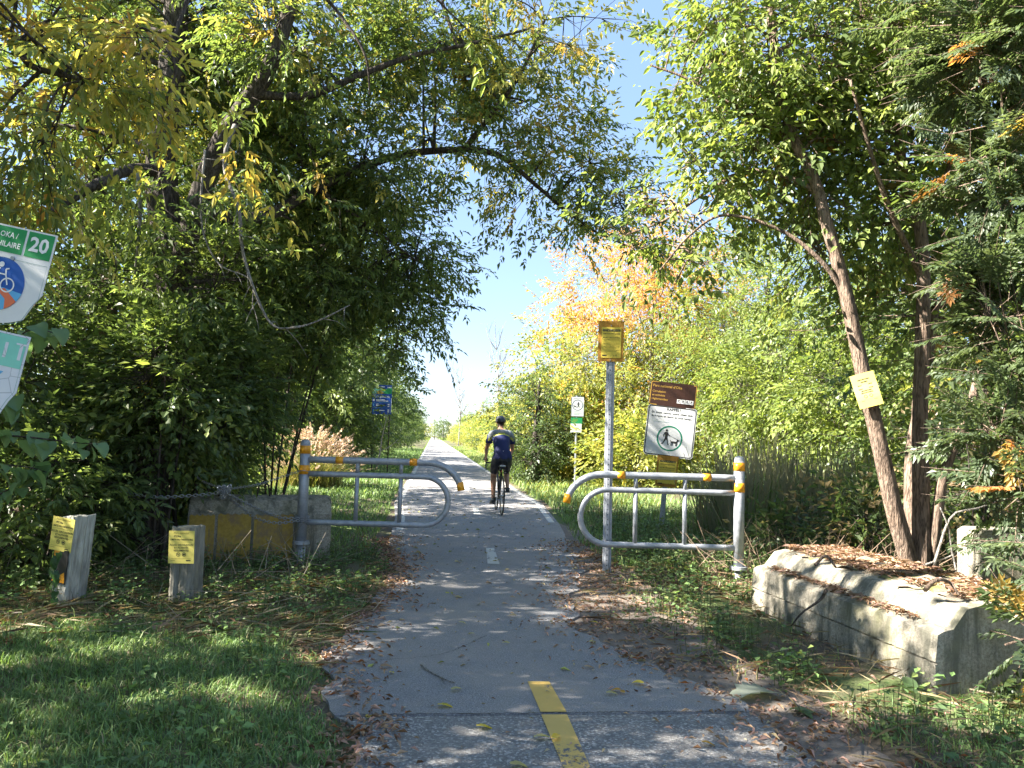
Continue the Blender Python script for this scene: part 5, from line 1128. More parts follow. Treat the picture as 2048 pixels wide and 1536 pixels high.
p = gp(1150, 978); S2 = empty('dog_sign', p, (0, 0, radians(-YAW)), label='small far dog sign on a thin dark post right of the path', cat='sign')
ht = lambda py: CAM_H + (878 - py) / F * 21.3
mb = MB(); dp = channel(mb, ht(791), .034, .02); mb.build('post', M['galv'], S2)
pl = plate('dog_plate', rrect(.36, .56, .01), .003, M['white'], S2, loc=(.02, -.024, (ht(793) + ht(833)) / 2)); pr = Print(); outline(pr, rrect(.36, .56, .01), .009, 0); pr.ring(0, .04, .135, .152, 0); walker(pr, 0.02, .05, .17, 1, 1, 2); dog(pr, -.075, .015, .08, 1, -1, 2); pr.rect(-.12, .12, .215, .225, 0); pr.rect(-.1, .1, -.15, -.14, 2); pr.rect(-.12, .12, -.19, -.18, 2); pr.rect(-.1, .06, -.225, -.215, 2); pr.build('pictogram', [M['navy'], M['ink'], M['greyline']], pl)
pl = plate('green_plate', [(-.16, -.085), (.16, -.085), (.16, .085), (-.16, .085)], .003, M['green'], S2, loc=(0, -.024, ht(841.5))); pr = Print(); pr.rect(-.11, .03, .03, .04); pr.rect(-.11, .03, .0, .01); pr.rect(-.11, 0, -.03, -.02); pr.build('lettering', M['lime'], pl)
pl = plate('text_plate', [(-.155, -.125), (.155, -.125), (.155, .125), (-.155, .125)], .003, M['white'], S2, loc=(-.012, -.024, ht(856.5))); pr = Print(); [pr.rect(-.12, .1 - .03 * (k % 2), .06 - .045 * k, .067 - .045 * k) for k in range(5)]; pr.build('lettering', M['greyline'], pl)

# tilted sign with brown and white plates
p = gp(1322, 1060); dS = 12.2
S3 = empty('park_sign', p, (0, radians(4.2), radians(-YAW - 5)), label='tilted sign with a brown park plate over a white dog plate', cat='sign')
k3 = dS / F; zc = lambda py: CAM_H + (884 - py) * k3
mb = MB(); dp = channel(mb, zc(772), .04, .026); po = mb.build('post', M['galv'], S3); holes(po, zc(990), dp, .06)
pl = plate('dog_plate', rrect(.775, .80, .05), .004, M['white'], S3, loc=(.005, -.032, zc(864)), rot=(0, radians(1.2), 0)); pr = Print(); outline(pr, rrect(.755, .78, .045), .014, 1)
pr.text('RAPPEL!', .02, .345, .062, 1, bold=.02); pr.text('En toute saison, votre chien doit', 0, .285, .049, 1, bold=.015); pr.text('être tenu en laisse en tout temps.', 0, .228, .047, 1, bold=.015); pr.rect(-.06, .06, .172, .178, 2); pr.rect(-.28, .30, .137, .143, 2)
pr.ring(.0, -.11, .178, .202, 0); walker(pr, -.055, -.09, .25, 1); dog(pr, .08, -.155, .13, 1); pr.line([(.0, -.068), (.125, -.115)], .005, 1, 2); bolt(pl, .0, -.325, 0); bolt(pl, .05, .37, 0); pr.build('lettering', [M['ring'], M['ink'], M['greyline']], pl)
bend = lambda x, z: .0 + .10 * max(0, x - .18) ** 1.3
pl = plate('brown_plate', rrect(.735, .385, .02), .004, M['brown'], S3, fn=bend, loc=(.0, -.034, zc(789) - .012), rot=(0, radians(1.5), 0)); pr = Print(bend); outline(pr, rrect(.725, .375, .03), .012, 0)
pr.text("Parc national d'Oka", -.33, .12, .058, 0, 'LEFT', .01); pr.text('Circulation', -.33, .03, .047, 0, 'LEFT', .01); pr.text('et activités', -.33, -.03, .047, 0, 'LEFT', .01); pr.text('réglementées', -.33, -.09, .047, 0, 'LEFT', .01)
for k in range(4):
    x = .10 + .066 * k; pr.rect(x - .03, x + .03, -.125, -.06, 1, 2); pr.line([(x - .015, -.105), (x + .012, -.075)], .008, 2, 3); pr.disc(x - .006, -.078, .009, 2, 3, 8); pr.disc(x + .012, -.108, .007, 2, 3, 8)
pr.build('lettering', [M['gold'], M['white_print'], M['brown']], pl)
bd = plate('board', [(-.165, -.245), (.165, -.245), (.165, .245), (-.165, .245)], .012, M['plywood'], S3, loc=(.005, -.04, zc(943))); nt = plate('notice', [(-.14, -.18), (.14, -.18), (.14, .18), (-.14, .18)], .003, M['paper2'], S3, loc=(.008, -.0445, zc(943) - .015)); board_print(nt, 1.35)

# blue panel on two posts
p = at(760, 900, 26.0); p[2] = 0; S4 = empty('trail_map_sign', p, (0, 0, radians(-YAW)), label='tall blue information sign on two thin black posts left of the path', cat='sign')
k4 = 26.0 / F; h4 = lambda py: CAM_H + (867 - py) * k4
for x in (-.27, .27): b = MB(); b.box(x - .02, x + .02, .012, .05, -.1, h4(775)); b.build('post', M['black_metal'], S4)
hh = h4(770) - h4(829); pl = plate('panel', [(-.33, -hh / 2), (.33, -hh / 2), (.33, hh / 2), (-.33, hh / 2)], .01, M['blue'], S4, loc=(0, 0, (h4(770) + h4(829)) / 2)); pr = Print()
z1 = hh / 2; pr.rect(-.325, .325, z1 - .30, z1 - .13, 1); pr.poly([(-.20, z1 - .22), (-.1, z1 - .18), (.12, z1 - .30), (-.2, z1 - .30)], 2, 2); pr.poly([(.02, z1 - .3), (.16, z1 - .12), (.325, z1 - .06), (.325, z1 - .3)], 3, 2); pr.poly([(-.1, z1 - .18), (.02, z1 - .14), (.12, z1 - .16), (.1, z1 - .2), (.02, z1 - .22)], 4, 3)
[pr.poly([(.17 + .04 * k, z1 - .1), (.19 + .04 * k, z1 - .045), (.21 + .04 * k, z1 - .1)], 0, 3) for k in range(4)]; pr.rect(-.22, -.16, z1 - .08, z1 - .06, 0, 3); pr.rect(-.06, .08, z1 - .075, z1 - .05, 0, 3); pr.disc(-.28, z1 - .2, .03, 0, 3, 12)
pr.text('LaVagabonde', 0, z1 - .40, .098, 0, bold=.015); pr.disc(-.28, z1 - .52, .035, 0, 1, 12)
for z, w in ((.505, .3), (.545, .42), (.655, .1), (.70, .32), (.87, .3)): pr.rect(-.2, -.2 + w, z1 - z - .012, z1 - z + .012, 0)
for z in (.66, .72, .85, .91): pr.rect(.2, .26, z1 - z - .016, z1 - z + .016, 0)
for z in (.6, .78): pr.rect(-.31, .31, z1 - z - .003, z1 - z + .003, 5)
pr.rect(-.29, -.26, z1 - .71, z1 - .64, 5); pr.rect(-.29, -.26, z1 - .91, z1 - .84, 5); pr.rect(.318, .33, z1 - .95, z1 - .44, 0, 2); pr.build('lettering', [M['white_print'], M['teal'], M['gold'], M['green'], M['lime'], M['lblue']], pl)

# cycle route sign at the left edge, two tilted plates on one post
dS = 2.75; T = radians(11.2)
pc = at(2, 547, dS); S5 = empty('cycle_route_sign', (pc[0], pc[1] + .0, 0), (0, 0, radians(-YAW - 2)), label='cycle route sign with number 20 over a faded map shield, cut by the left edge', cat='sign')
b = MB(); b.tube([(-.06 - .12, .035, -.1), (-.02, .035, 2.1)], .024, 12); b.build('post', M['galv'], S5, smooth=True)
def shield(w, h, cut=.06):
    a = [(-w / 2, h / 2), (-w / 2, -h / 2 + cut + .07), (-w / 2 + .02, -h / 2 + cut + .035)]; n = 12
    arc = [(x, -h / 2 + cut * 1.0 * (abs(x) / (w / 2)) ** 2) for x in np.linspace(-w / 2 + .045, w / 2 - .045, n)]
    return a + arc + [(w / 2 - .02, -h / 2 + cut + .035), (w / 2, -h / 2 + cut + .07), (w / 2, h / 2)]
w5, h5 = .335, .355
pl = plate('route_plate', shield(w5, h5), .003, M['white'], S5, loc=(0, 0, pc[2] - .0), rot=(0, T, 0)); pr = Print(); z1 = h5 / 2
pr.rect(-w5 / 2 + .006, .055, z1 - .098, z1 - .006, 0); pr.rect(.064, w5 / 2 - .006, z1 - .098, z1 - .006, 0); pr.text('20', .112, z1 - .052, .072, 1, bold=.03, layer=2)
pr.text('OKA /', .028, z1 - .035, .028, 1, 'RIGHT', .012, layer=2, sx=.9); pr.text('ST-HILAIRE', .045, z1 - .07, .028, 1, 'RIGHT', .012, layer=2, sx=.9)
outline(pr, [(x * .955, (z - .02) * .93) if z < z1 - .01 else (x * .955, z1 - .118) for x, z in shield(w5, h5)], .0015, 2)
zc_ = -.036; R5 = .097
pr.disc(0, zc_, R5, 3, 1, 48); seg = lambda a0, a1: [(R5 * cos(radians(a)), zc_ + R5 * sin(radians(a))) for a in np.linspace(a0, a1, 12)]
pr.poly(seg(-90, -12) + [(.02, zc_ - .01), (-.04, zc_ - .03)], 4, 2); pr.poly(seg(-62, -32) + [(.03, zc_ - .012), (.0, zc_ - .02), (.04, zc_ - .05)], 5, 3); pr.poly(seg(-110, -78) + [(-.0, zc_ - .045), (-.04, zc_ - .035)], 6, 3); pr.poly(seg(180, 250) + [(-.05, zc_ - .03)], 4, 2)
pr.ring(.036, zc_ + .0, .022, .027, 1, 4); pr.ring(-.036, zc_ + .0, .022, .027, 1, 4); pr.line([(-.036, zc_), (-.01, zc_ + .036), (.022, zc_ + .036), (.036, zc_)], .005, 1, 4); pr.line([(.022, zc_ + .036), (.018, zc_ + .056), (.03, zc_ + .06)], .005, 1, 4); pr.disc(-.002, zc_ + .07, .010, 1, 4, 16); pr.line([(-.02, zc_ + .02), (-.006, zc_ + .058)], .008, 1, 4)
pr.build('emblem', [M['green'], M['white_print'], M['greyline'], M['sblue'], M['lblue'], M['orange_print'], M['lime']], pl); bolt(pl, 0.03, z1 - .115, 0, .008)
pc2 = at(-42, 747, dS)
w6, h6 = .325, .335
pl = plate('map_plate', shield(w6, h6), .003, M['pale'], S5, loc=((pc2[0] - pc[0]) * cos(radians(YAW)), -.0, pc2[2]), rot=(0, T, 0)); pr = Print(); z1 = h6 / 2
pr.rect(-w6 / 2 + .008, w6 / 2 - .008, z1 - .12, z1 - .008, 0); [pr.rect(-.14 + .055 * k, -.128 + .055 * k, z1 - .09, z1 - .035, 1, 2) for k in range(6)]; [pr.rect(-.155 + .055 * k, -.113 + .055 * k, z1 - .036, z1 - .030, 1, 2) for k in range(1, 6, 2)]
pr.rect(-w6 / 2 + .008, w6 / 2 - .008, z1 - .139, z1 - .136, 1, 2)
pr.poly([(-.08, -.02), (.07, .03), (.10, .03), (.06, -.02), (-.02, -.06)], 2); pr.disc(.02, -.085, .05, 0, 1, 20); outline(pr, [(x * .96, (z - .0) * .96) for x, z in shield(w6, h6)], .0015, 3)
pr.build('emblem', [M['teal'], M['pale'], M['lblue'], M['greyline']], pl)

# notices on trees
o_t = at(1733, 780, 6.27); root = empty('trunk_notice', o_t, (0, radians(-0), radians(-YAW - 28)), label='curled yellow notice stapled on the left brown stem', cat='notice')
cv = lambda x, z: -.012 + .5 * x * x - .10 * max(0, z - .05) + .15 * max(0, -z - .06)
pl = plate('sheet', [(-.092, -.14), (.092, -.14), (.092, .14), (-.092, .14)], .0015, M['paper'], root, fn=cv, rot=(0, radians(-16), 0)); 
pr = Print(cv); s = .7
for z, w in ((.09, .09), (.07, .05), (.045, .11), (.015, .11), (-.003, .08), (-.02, .09)): pr.rect(-w / 2, w / 2, z - .005, z + .004, 0)
pr.ring(-.02, -.05, .010, .013, 0, n=14); pr.ring(.022, -.05, .010, .013, 0, n=14); pr.rect(-.06, .06, -.085, -.083); pr.build('lettering', M['ink'], pl)
o_t = at(283, 777, 7.86); root = empty('trunk_notice', o_t, (0, 0, radians(-YAW)), label='orange yellow notice fixed on the big left trunk, half covered by leaves', cat='notice')
pl = plate('sheet', [(-.10, -.095), (.10, -.095), (.115, .10), (-.10, .10)], .003, M['paper2'], root); pr = Print(); [pr.rect(-.07, .05, .06 - .03 * k, .066 - .03 * k) for k in range(5)]; pr.build('lettering', M['ink_grey'], pl)

# ------------------------------------------------------------------ dead sapling by the blue sign, fountain grass, reeds
p = at(738, 945, 25.0); p[2] = 0; root = empty('dead_sapling', p, label='bare pale dead branch standing before the blue sign', cat='branch'); mb = MB(); A = lambda px, py: at(px, py, 25.0) - p
mb.tube(spline([A(752, 940), A(760, 905), A(764, 875), A(770, 850), A(776, 825)], 10), np.linspace(.035, .01, 10), 6, rough=.1); mb.tube(spline([A(761, 902), A(780, 893), A(797, 878)], 6), np.linspace(.02, .006, 6), 5)
for a, b_ in (((768, 862), (762, 843)), ((770, 855), (783, 850)), ((767, 868), (782, 864)), ((773, 840), (768, 826)), ((772, 846), (784, 838)), ((790, 886), (800, 884))): mb.tube([A(*a), A(*b_)], [.009, .004], 4)
mb.build('wood', M['bark_grey'], root, smooth=True)

r = np.random.RandomState(15); fg = at(618, 965, 18.5); fg[2] = 0; root = empty('fountain_grass', fg, label='large clump of fountain grass with pinkish plumes behind the left gate', cat='ornamental grass')
mb = MB(); n = 3200; P = np.stack([r.normal(0, .3, n), r.normal(0, .22, n), np.zeros(n)], 1); blades(mb, P, .85, .007, [('ygreen', 2), ('light', 2), ('straw', 2), ('mid', 1)], r, .55, .7); mb.build('blades', M['grass'], root)
mb = MB(); sb = MB()
for k in range(230):
    a = r.uniform(0, 6.28); t = abs(r.normal(0, .85)); L = r.uniform(.9, 1.35); d = nrm(np.array([cos(a) * t, sin(a) * t, 1.0])); base = np.array([cos(a) * .12, sin(a) * .12, 0]); e = base + d * L; q = nrm(d + np.array([cos(a), sin(a), -.25]) * .45); e2 = e + q * .32
    sb.sticks([base], [e], .004, .003, (.35, .3, .15)); m_ = 46; tt = r.uniform(0, 1, m_)[:, None]; pos = e + (e2 - e) * tt; D = q + r.normal(0, .55, (m_, 3)); mb.leaves(pos, D, r.normal(size=(m_, 3)), .06, .17, pick([('plume', 4), ('pink', 1.5), ('straw', 1)], m_, r) * r.uniform(.85, 1.2, (m_, 1)))
mb.build('plumes', M['litter'], root); sb.build('stems', M['grass'], root)

mb = MB(); n = 2000; c = at(1570, 930, 11.0); P = np.stack([c[0] + r.uniform(-1.05, 1.1, n), c[1] + r.uniform(-.8, .8, n), np.full(n, -.15)], 1); h = r.uniform(.9, 1.95, n) * (.75 + .25 * noise(P[:, :2], .8, 3)); T = P + np.stack([r.normal(-.04, .16, n) * h, r.normal(0, .12, n) * h, h], 1)
mb.sticks(P, T, .009, .004, (.30, .29, .19)); P3 = P[:900]; blades(mb, P3, 1.2, .012, [('mid', 2), ('g2', 2), ('straw', 1)], r, .15, .35)
tag(mb.build('reeds', M['grass']), 'stand of thin upright dark reeds behind the right gate', 'reeds', kind='stuff')
# dry brush around the stems
mb = MB(); n = 520; c = at(1660, 1090, 7.6); P = np.stack([c[0] + r.uniform(-1.3, 2.2, n), c[1] + r.uniform(-.7, 1.3, n), r.uniform(0, .25, n)], 1); T = P + np.stack([r.normal(0, .22, n), r.normal(0, .2, n), r.uniform(.0, .42, n)], 1); mb.sticks(P, T, .0035, .0015, (.28, .2, .14))
n = 160; c = at(330, 1100, 7.4); P = np.stack([c[0] + r.uniform(-1.6, 1.6, n), c[1] + r.uniform(-.9, .9, n), r.uniform(0, .2, n)], 1); T = P + np.stack([r.normal(0, .3, n), r.normal(0, .2, n), r.uniform(.0, .4, n)], 1); mb.sticks(P, T, .004, .002, (.26, .22, .17))
n = 45; c = at(560, 1240, 5.6); P = np.stack([c[0] + r.uniform(-1.7, .8, n), c[1] + r.uniform(-.9, .9, n), r.uniform(0.03, .08, n)], 1); T = P + np.stack([r.normal(0, .22, n), r.normal(0, .15, n), r.uniform(.0, .12, n)], 1); mb.sticks(P, T, .0035, .002, (.36, .3, .22))
tag(mb.build('dry_brush', M['litter']), 'thin dry twigs lying at the foot of the trees on both sides', 'brush', kind='stuff')
for (pts, lab) in (([(1868, 1130), (1880, 1090), (1905, 1030), (1960, 1015), (2048, 985)], 'pale curved dead branch right of the brown stems'), ([(1925, 1180), (1905, 1110), (1895, 1050), (1880, 1015)], 'thin pale dead shoot beside the smallest brown stem'), ([(1790, 1160), (1850, 1130), (1905, 1110), (1925, 1085)], 'thin pale stick crossing the foot of the brown stems')):
    Q = [at(a, b, 5.9) for a, b in pts]; stick('dead_branch', Q, .012, .004, lab, 'bark_grey')

# ------------------------------------------------------------------ large leaved plants
def big_leaf_mesh(name, kind='oval', L=.1, W=.42, cols=((.09, .15, .06),), ser=0):
    n = 12; mb = MB(); t = np.linspace(0, 1, n); 
    prof = W * L * (np.sin(pi * t ** .62) ** .8) if kind == 'oval' else W * L * (np.sin(pi * np.clip(t * .93 + .07, 0, 1) ** .5) ** .75)
    if kind == 'lobed': prof = prof * (1 + .3 * np.sin(t * 26))
    V = []
    for k in range(n):
        droop_ = -.22 * L * t[k] ** 2
        for s in (-1, -.5, 0, .5, 1): V.append((t[k] * L - (.08 * L * abs(s) * (t[k] < .12)), s * prof[k], droop_ + .10 * L * abs(s) ** 1.2 * sin(pi * t[k]) + .012 * L * sin(k * 2.4) * abs(s)))
    i = np.arange(n - 1)[:, None] * 5; j = np.arange(4)[None, :]; mb.add(np.array(V), np.stack([i + j, i + 5 + j, i + 6 + j, i + j + 1], -1).reshape(-1, 4), cols[0]); return mb.mesh(name, M['leaf'], True)
def big_plant(name, base, spots, label, cat, mesh, seed, stemc=(.1, .09, .05), smin=.8, smax=1.2):
    r_ = random.Random(seed); base = np.asarray(base, float); root = empty(name, base, label=label, cat=cat); mb = MB()
    for k, (pt, yaw, pitch) in enumerate(spots):
        pt = np.asarray(pt) - base; o = bpy.data.objects.new('leaf', mesh); col.objects.link(o); o.parent = root; s = r_.uniform(smin, smax)
        o.location = pt; o.rotation_euler = (radians(r_.uniform(-20, 20)), radians(pitch), radians(yaw)); o.scale = (s, s, s)
    return root, mb
mh = big_leaf_mesh('linden_leaf', 'heart', .082, .46, ((.14, .23, .11),)); ra = random.Random(3)
base = np.array([-2.75, 3.2, 0]); br = []
tw = [[(-60, 880), (20, 872), (90, 878), (150, 885), (195, 888)], [(-60, 930), (10, 930), (60, 935), (95, 945)], [(-60, 700), (0, 700), (60, 660), (120, 668)], [(-60, 800), (10, 790), (40, 815)], [(-60, 960), (-10, 990), (40, 960), (70, 930)]]
root = empty('linden_sapling', base, label='large round dull green leaves on thin twigs under the cycle route sign', cat='sapling'); mb = MB()
mb.tube(spline([base * 0, [.05, 0, .8], [.0, .05, 1.6], [.02, .1, 2.2]], 14), np.linspace(.02, .008, 14), 7)
for q in tw:
    d0 = ra.uniform(3.15, 3.5); P = spline([base + [0, .05, at(q[0][0], q[0][1], d0)[2]]] + [at(a, b, d0) for a, b in q], 22); mb.tube(P - base, np.linspace(.006, .002, 22), 5)
    for k in range(7, 22):
        s = 1 if k % 2 else -1; o = bpy.data.objects.new('leaf', mh); col.objects.link(o); o.parent = root; o.location = P[k] - base + [ra.uniform(-.02, .02), ra.uniform(-.05, .05), ra.uniform(-.03, .025)]
        o.rotation_euler = (radians(ra.uniform(-35, 35)), radians(ra.uniform(10, 70)), radians(-75 * s + ra.uniform(-50, 50))); sc = ra.uniform(.6, 1.15); o.scale = (sc, sc, sc)
mb.build('stem', M['bark'], root, smooth=True)
mv = big_leaf_mesh('creeper_leaf', 'heart', .06, .45, ((.05, .11, .035),))
root = empty('creeper', p1, label='small climbing plant with round leaves on the white painted post', cat='climbing plant'); mb = MB()
P = spline([p1 + [.0, -.06, 0], at(115, 1165, 5.42), at(108, 1130, 5.42), at(118, 1105, 5.42)], 14); mb.tube(P - p1, .003, 4)
for k in range(2, 14):
    o = bpy.data.objects.new('leaf', mv); col.objects.link(o); o.parent = root; o.location = P[k] - p1 + [0, -.01, 0]; o.rotation_euler = (radians(ra.uniform(-20, 20)), radians(ra.uniform(45, 80)), radians(ra.uniform(-160, -20)))
mb.build('stem', M['grass'], root)
mbk = big_leaf_mesh('burdock_leaf', 'heart', .20, .38, ((.13, .20, .09),)); mgl = big_leaf_mesh('wilted_leaf', 'lobed', .27, .42, ((.36, .40, .33),))
def leafplant(name, px, py, spots, label, mesh, cat='plant'):
    p = gp(px, py); root = empty(name, p, label=label, cat=cat)
    for (dx, dy, z, yaw, pitch, roll, s) in spots:
        o = bpy.data.objects.new('leaf', mesh); col.objects.link(o); o.parent = root; o.location = (dx, dy, z); o.rotation_euler = (radians(roll), radians(pitch), radians(yaw)); o.scale = (s, s, s)
    return root
leafplant('burdock', 1835, 1425, [(0, 0, .10, 120, -15, 10, .65), (.03, .02, .09, 30, 5, -10, .6), (-.02, -.03, .06, 200, 10, 0, .6), (.05, -.04, .05, -50, 10, 15, .55), (0, .05, .12, 80, -25, 0, .5)], 'broad leaved plant at the foot of the large block near corner', mbk)
leafplant('wilted_leaf', 1520, 1395, [(.05, 0, .04, 195, -4, 4, 1.0)], 'large wilted grey green leaf lying at the right edge of the dirt', mgl, 'leaf')
leafplant('burdock', 1500, 1222, [(0, -.05, .19, 150, 25, 15, .5), (.03, 0, .16, 60, 10, 0, .4)], 'single green leaf standing against the far end of the large block', mbk)
leafplant('burdock', 1605, 1440, [(0, 0, .05, 110, 5, 0, .45), (0, .02, .04, -70, 0, 0, .4), (.02, 0, .04, 20, 0, 0, .35)], 'small pale leaved plant in the grass in front of the large block', mbk)
leafplant('burdock', 700, 1188, [(0, 0, .12, 100, 5, 0, .5), (.1, .03, .1, 20, 0, 0, .5), (-.1, .05, .1, 180, 0, 0, .5), (.05, .1, .13, 60, -10, 0, .45), (-.1, -.06, .05, 230, 10, 0, .4)], 'broad leaved weed right of the left gate post foot', mbk)

# fallen leaves one can pick out on the asphalt
fm = {}
for nm, c in (('yellow', (.62, .50, .08)), ('gold', (.55, .30, .05)), ('pale', (.50, .44, .2)), ('tan', (.42, .27, .17))): fm[nm] = big_leaf_mesh('fallen_' + nm, 'oval', .07, .26, (c,))
FL = [(955, 1455, 'yellow', 1.25, 20, 'bright yellow curled leaf on the coarse asphalt, left of the yellow line'), (877, 1412, 'yellow', 1.2, 5, 'flat yellow leaf just above the joint in the asphalt'), (1070, 1477, 'pale', 1.1, 15, 'pale leaf touching the left side of the yellow line'), (1107, 1479, 'yellow', .9, 50, 'small yellow leaf lying on the yellow line'),
      (735, 1438, 'yellow', .8, 80, 'small yellow leaf near the left edge of the asphalt'), (1214, 1388, 'pale', .9, 10, 'pale leaf right of the yellow line, left of a pair'), (1240, 1382, 'gold', .8, 150, 'orange leaf of the pair right of the yellow line'), (1248, 1388, 'gold', .7, 110, 'small tan leaf touching the orange one'), (1286, 1368, 'yellow', .9, 160, 'yellow leaf at the right side of the asphalt'),
      (1022, 1531, 'pale', 1.2, 10, 'pale leaf at the bottom of the picture'), (903, 1381, 'pale', .9, 20, 'small pale leaf below the fallen twig'), (780, 1347, 'yellow', .6, 60, 'small yellow leaf beside red bits at the left'), (1182, 1245, 'yellow', .9, 5, 'yellow leaf in the dirt below the steel post'), (1180, 1285, 'yellow', .8, 30, 'yellow leaf near the edge of the dirt patch'),
      (1170, 1335, 'tan', .9, 10, 'brown curled leaf on the right half of the path'), (918, 1246, 'pale', .8, 0, 'pale leaf in the middle of the path'), (948, 1269, 'pale', .7, 150, 'tiny pale leaf right of the middle'), (1018, 1288, 'pale', .7, 160, 'pale leaf in the middle, above the yellow line'), (762, 1334, 'tan', 1.0, 10, 'reddish curled leaf at the left side of the asphalt'), (1405, 1487, 'gold', .9, 0, 'orange brown leaf at the right edge of the asphalt')]
rz = random.Random(8)
for px, py, c, s, yaw, lab in FL:
    p = gp(px, py, .03); o = bpy.data.objects.new('fallen_leaf', fm[c]); col.objects.link(o); o.location = p + np.array([0, 0, .008]); o.rotation_euler = (radians(rz.uniform(-12, 12)), radians(rz.uniform(-8, 8)), radians(yaw)); o.scale = (s, s, s)
    tag(o, lab, 'leaf', 'fallen leaves on the asphalt')
Q = [gp(842, 1330, .035), gp(862, 1344, .03), gp(885, 1356, .03), gp(910, 1366, .032)]
stick('fallen_twig', Q, .006, .003, 'thin forked grey twig lying on the asphalt left of the middle', 'bark_grey', branches=[[gp(880, 1353, .03), gp(886, 1362, .05), gp(889, 1368, .045)]])

# ------------------------------------------------------------------ bicycle and rider
bk_o = gp(1003, 1033); bk_o[2] = .022
M['tyre'] = mat('black_rubber', (.018, .018, .02), .7); M['frame'] = mat('dark_bike_frame', (.03, .032, .038), .3, .2); M['rim'] = mat('dark_rim', (.06, .06, .065), .35, .6); M['silver'] = mat('silver_metal', (.5, .5, .5), .3, .9)
M['skin'] = mat('tanned_skin', (.36, .19, .12), .5); M['jersey'] = flat('blue_jersey', (.010, .017, .09), .75, .1); M['jgrey'] = flat('grey_jersey_yoke', (.22, .24, .25), .75, .1); M['jyellow'] = flat('yellow_jersey_band', (.55, .55, .10), .75, .08); M['shorts'] = mat('black_shorts', (.012, .014, .02), .6)
M['shoe'] = mat('dark_shoe', (.025, .03, .035), .5); M['helmet'] = mat('dark_helmet', (.04, .04, .045), .35); M['helmet2'] = mat('pale_helmet_shell', (.12, .12, .13), .35); M['hair'] = mat('dark_hair', (.03, .022, .018), .8)
bike = empty('road_bicycle', bk_o, (0, 0, radians(1.0)), label='dark road bicycle ridden away along the path', cat='bicycle')
RW = .335
for nm, yy in (('wheel', 0.0), ('wheel', .99)):
    w = MB(); w.tube([(0, yy + .31 * cos(t), RW + .31 * sin(t)) for t in np.linspace(0, 2 * pi, 49)], .009, 6, caps=False); wo_ = w.build(nm, M['rim'], bike, smooth=True)
    t_ = MB(); t_.tube([(0, yy + .3225 * cos(t), RW + .3225 * sin(t)) for t in np.linspace(0, 2 * pi, 49)], .0135, 8, caps=False); t_.build('tyre', M['tyre'], wo_, smooth=True)
    s_ = MB()
    for k in range(24): a = k / 24 * 2 * pi; s_.sticks([(.03 * (-1) ** k, yy, RW)], [(0, yy + .305 * cos(a), RW + .305 * sin(a))], .0014, .0014)
    s_.build('spokes', M['silver'], wo_); h_ = MB(); h_.tube([(-.05, yy, RW), (.05, yy, RW)], .017, 10); h_.build('hub', M['silver'], wo_, smooth=True)
bb = (0, .41, .275); st = (0, .24, .80); ht_ = (0, .84, .80); hb = (0, .875, .66)
f_ = MB(); f_.tube([bb, st], .016, 8); f_.tube([ht_, hb], .02, 8); f_.tube([(0, .245, .77), (0, .85, .77)], .016, 8); f_.tube([bb, (0, .87, .68)], .021, 8)
for s in (-1, 1): f_.tube([(s * .05, 0, RW), (s * .035, .2, .31), (s * .02, .40, .28)], .009, 6); f_.tube([(s * .05, 0, RW), (s * .035, .12, .56), (0, .245, .75)], .008, 6)
f_.build('frame', M['frame'], bike, smooth=True)
f_ = MB()
for s in (-1, 1): f_.tube(spline([(0, .875, .66), (s * .045, .89, .60), (s * .05, .95, .45), (s * .05, .99, RW)], 10), .011, 6)
f_.build('fork', M['frame'], bike, smooth=True)
f_ = MB(); f_.tube([st, (0, .215, .90)], .0135, 8); f_.build('seatpost', M['silver'], bike, smooth=True)
f_ = MB(); n_ = 12; V = []
for k in range(n_):
    t = k / (n_ - 1); wv = .072 * (1 - t) ** .6 + .018; 
    for a in np.linspace(0, pi, 7): V.append((wv * cos(a), .08 + .27 * t, .905 + .035 * sin(a) + .01 * (1 - t)))
i = np.arange(n_ - 1)[:, None] * 7; j = np.arange(6)[None, :]; f_.add(np.array(V), np.stack([i + j, i + j + 1, i + 8 + j, i + 7 + j], -1).reshape(-1, 4)); f_.box(-.06, .06, .09, .32, .895, .908); f_.build('saddle', M['tyre'], bike, smooth=True)
f_ = MB(); f_.box(-.05, .05, .04, .17, .80, .89, bev=.02); bg_ = f_.build('saddle_bag', M['shorts'], bike); f_ = MB(); f_.box(-.055, .055, .0355, .0385, .855, .872); f_.build('reflective_strip', M['white_print'], bg_)
f_ = MB(); f_.tube([(0, .83, .82), (0, .84, .87), (0, .93, .88)], .015, 8)
f_.build('stem', M['frame'], bike, smooth=True); f_ = MB()
for s in (-1, 1): f_.tube(spline([(0, .93, .88), (s * .12, .935, .885), (s * .195, .94, .885), (s * .21, .99, .88), (s * .213, 1.03, .84), (s * .215, 1.01, .79), (s * .218, .93, .765)], 20), .0135, 8); f_.tube(spline([(s * .21, .98, .89), (s * .21, 1.03, .905), (s * .21, 1.05, .94)], 6), .014, 7); f_.tube([(s * .212, 1.04, .90), (s * .216, 1.07, .80)], .006, 5)
f_.build('handlebar', M['tyre'], bike, smooth=True)
pedL = np.array([-.125, .41 + .12, .275 - .115]); pedR = np.array([.125, .41 - .12, .275 + .115])
for s, pd in ((-1, pedL), (1, pedR)): f_ = MB(); f_.tube([(s * .065, .41, .275), (s * .075, pd[1], pd[2])], .012, 7); co_ = f_.build('crank', M['frame'], bike, smooth=True); f_ = MB(); f_.box(pd[0] - .045 , pd[0] + .045, pd[1] - .035, pd[1] + .035, pd[2] - .01, pd[2] + .01, bev=.004); f_.build('pedal', M['tyre'], co_)
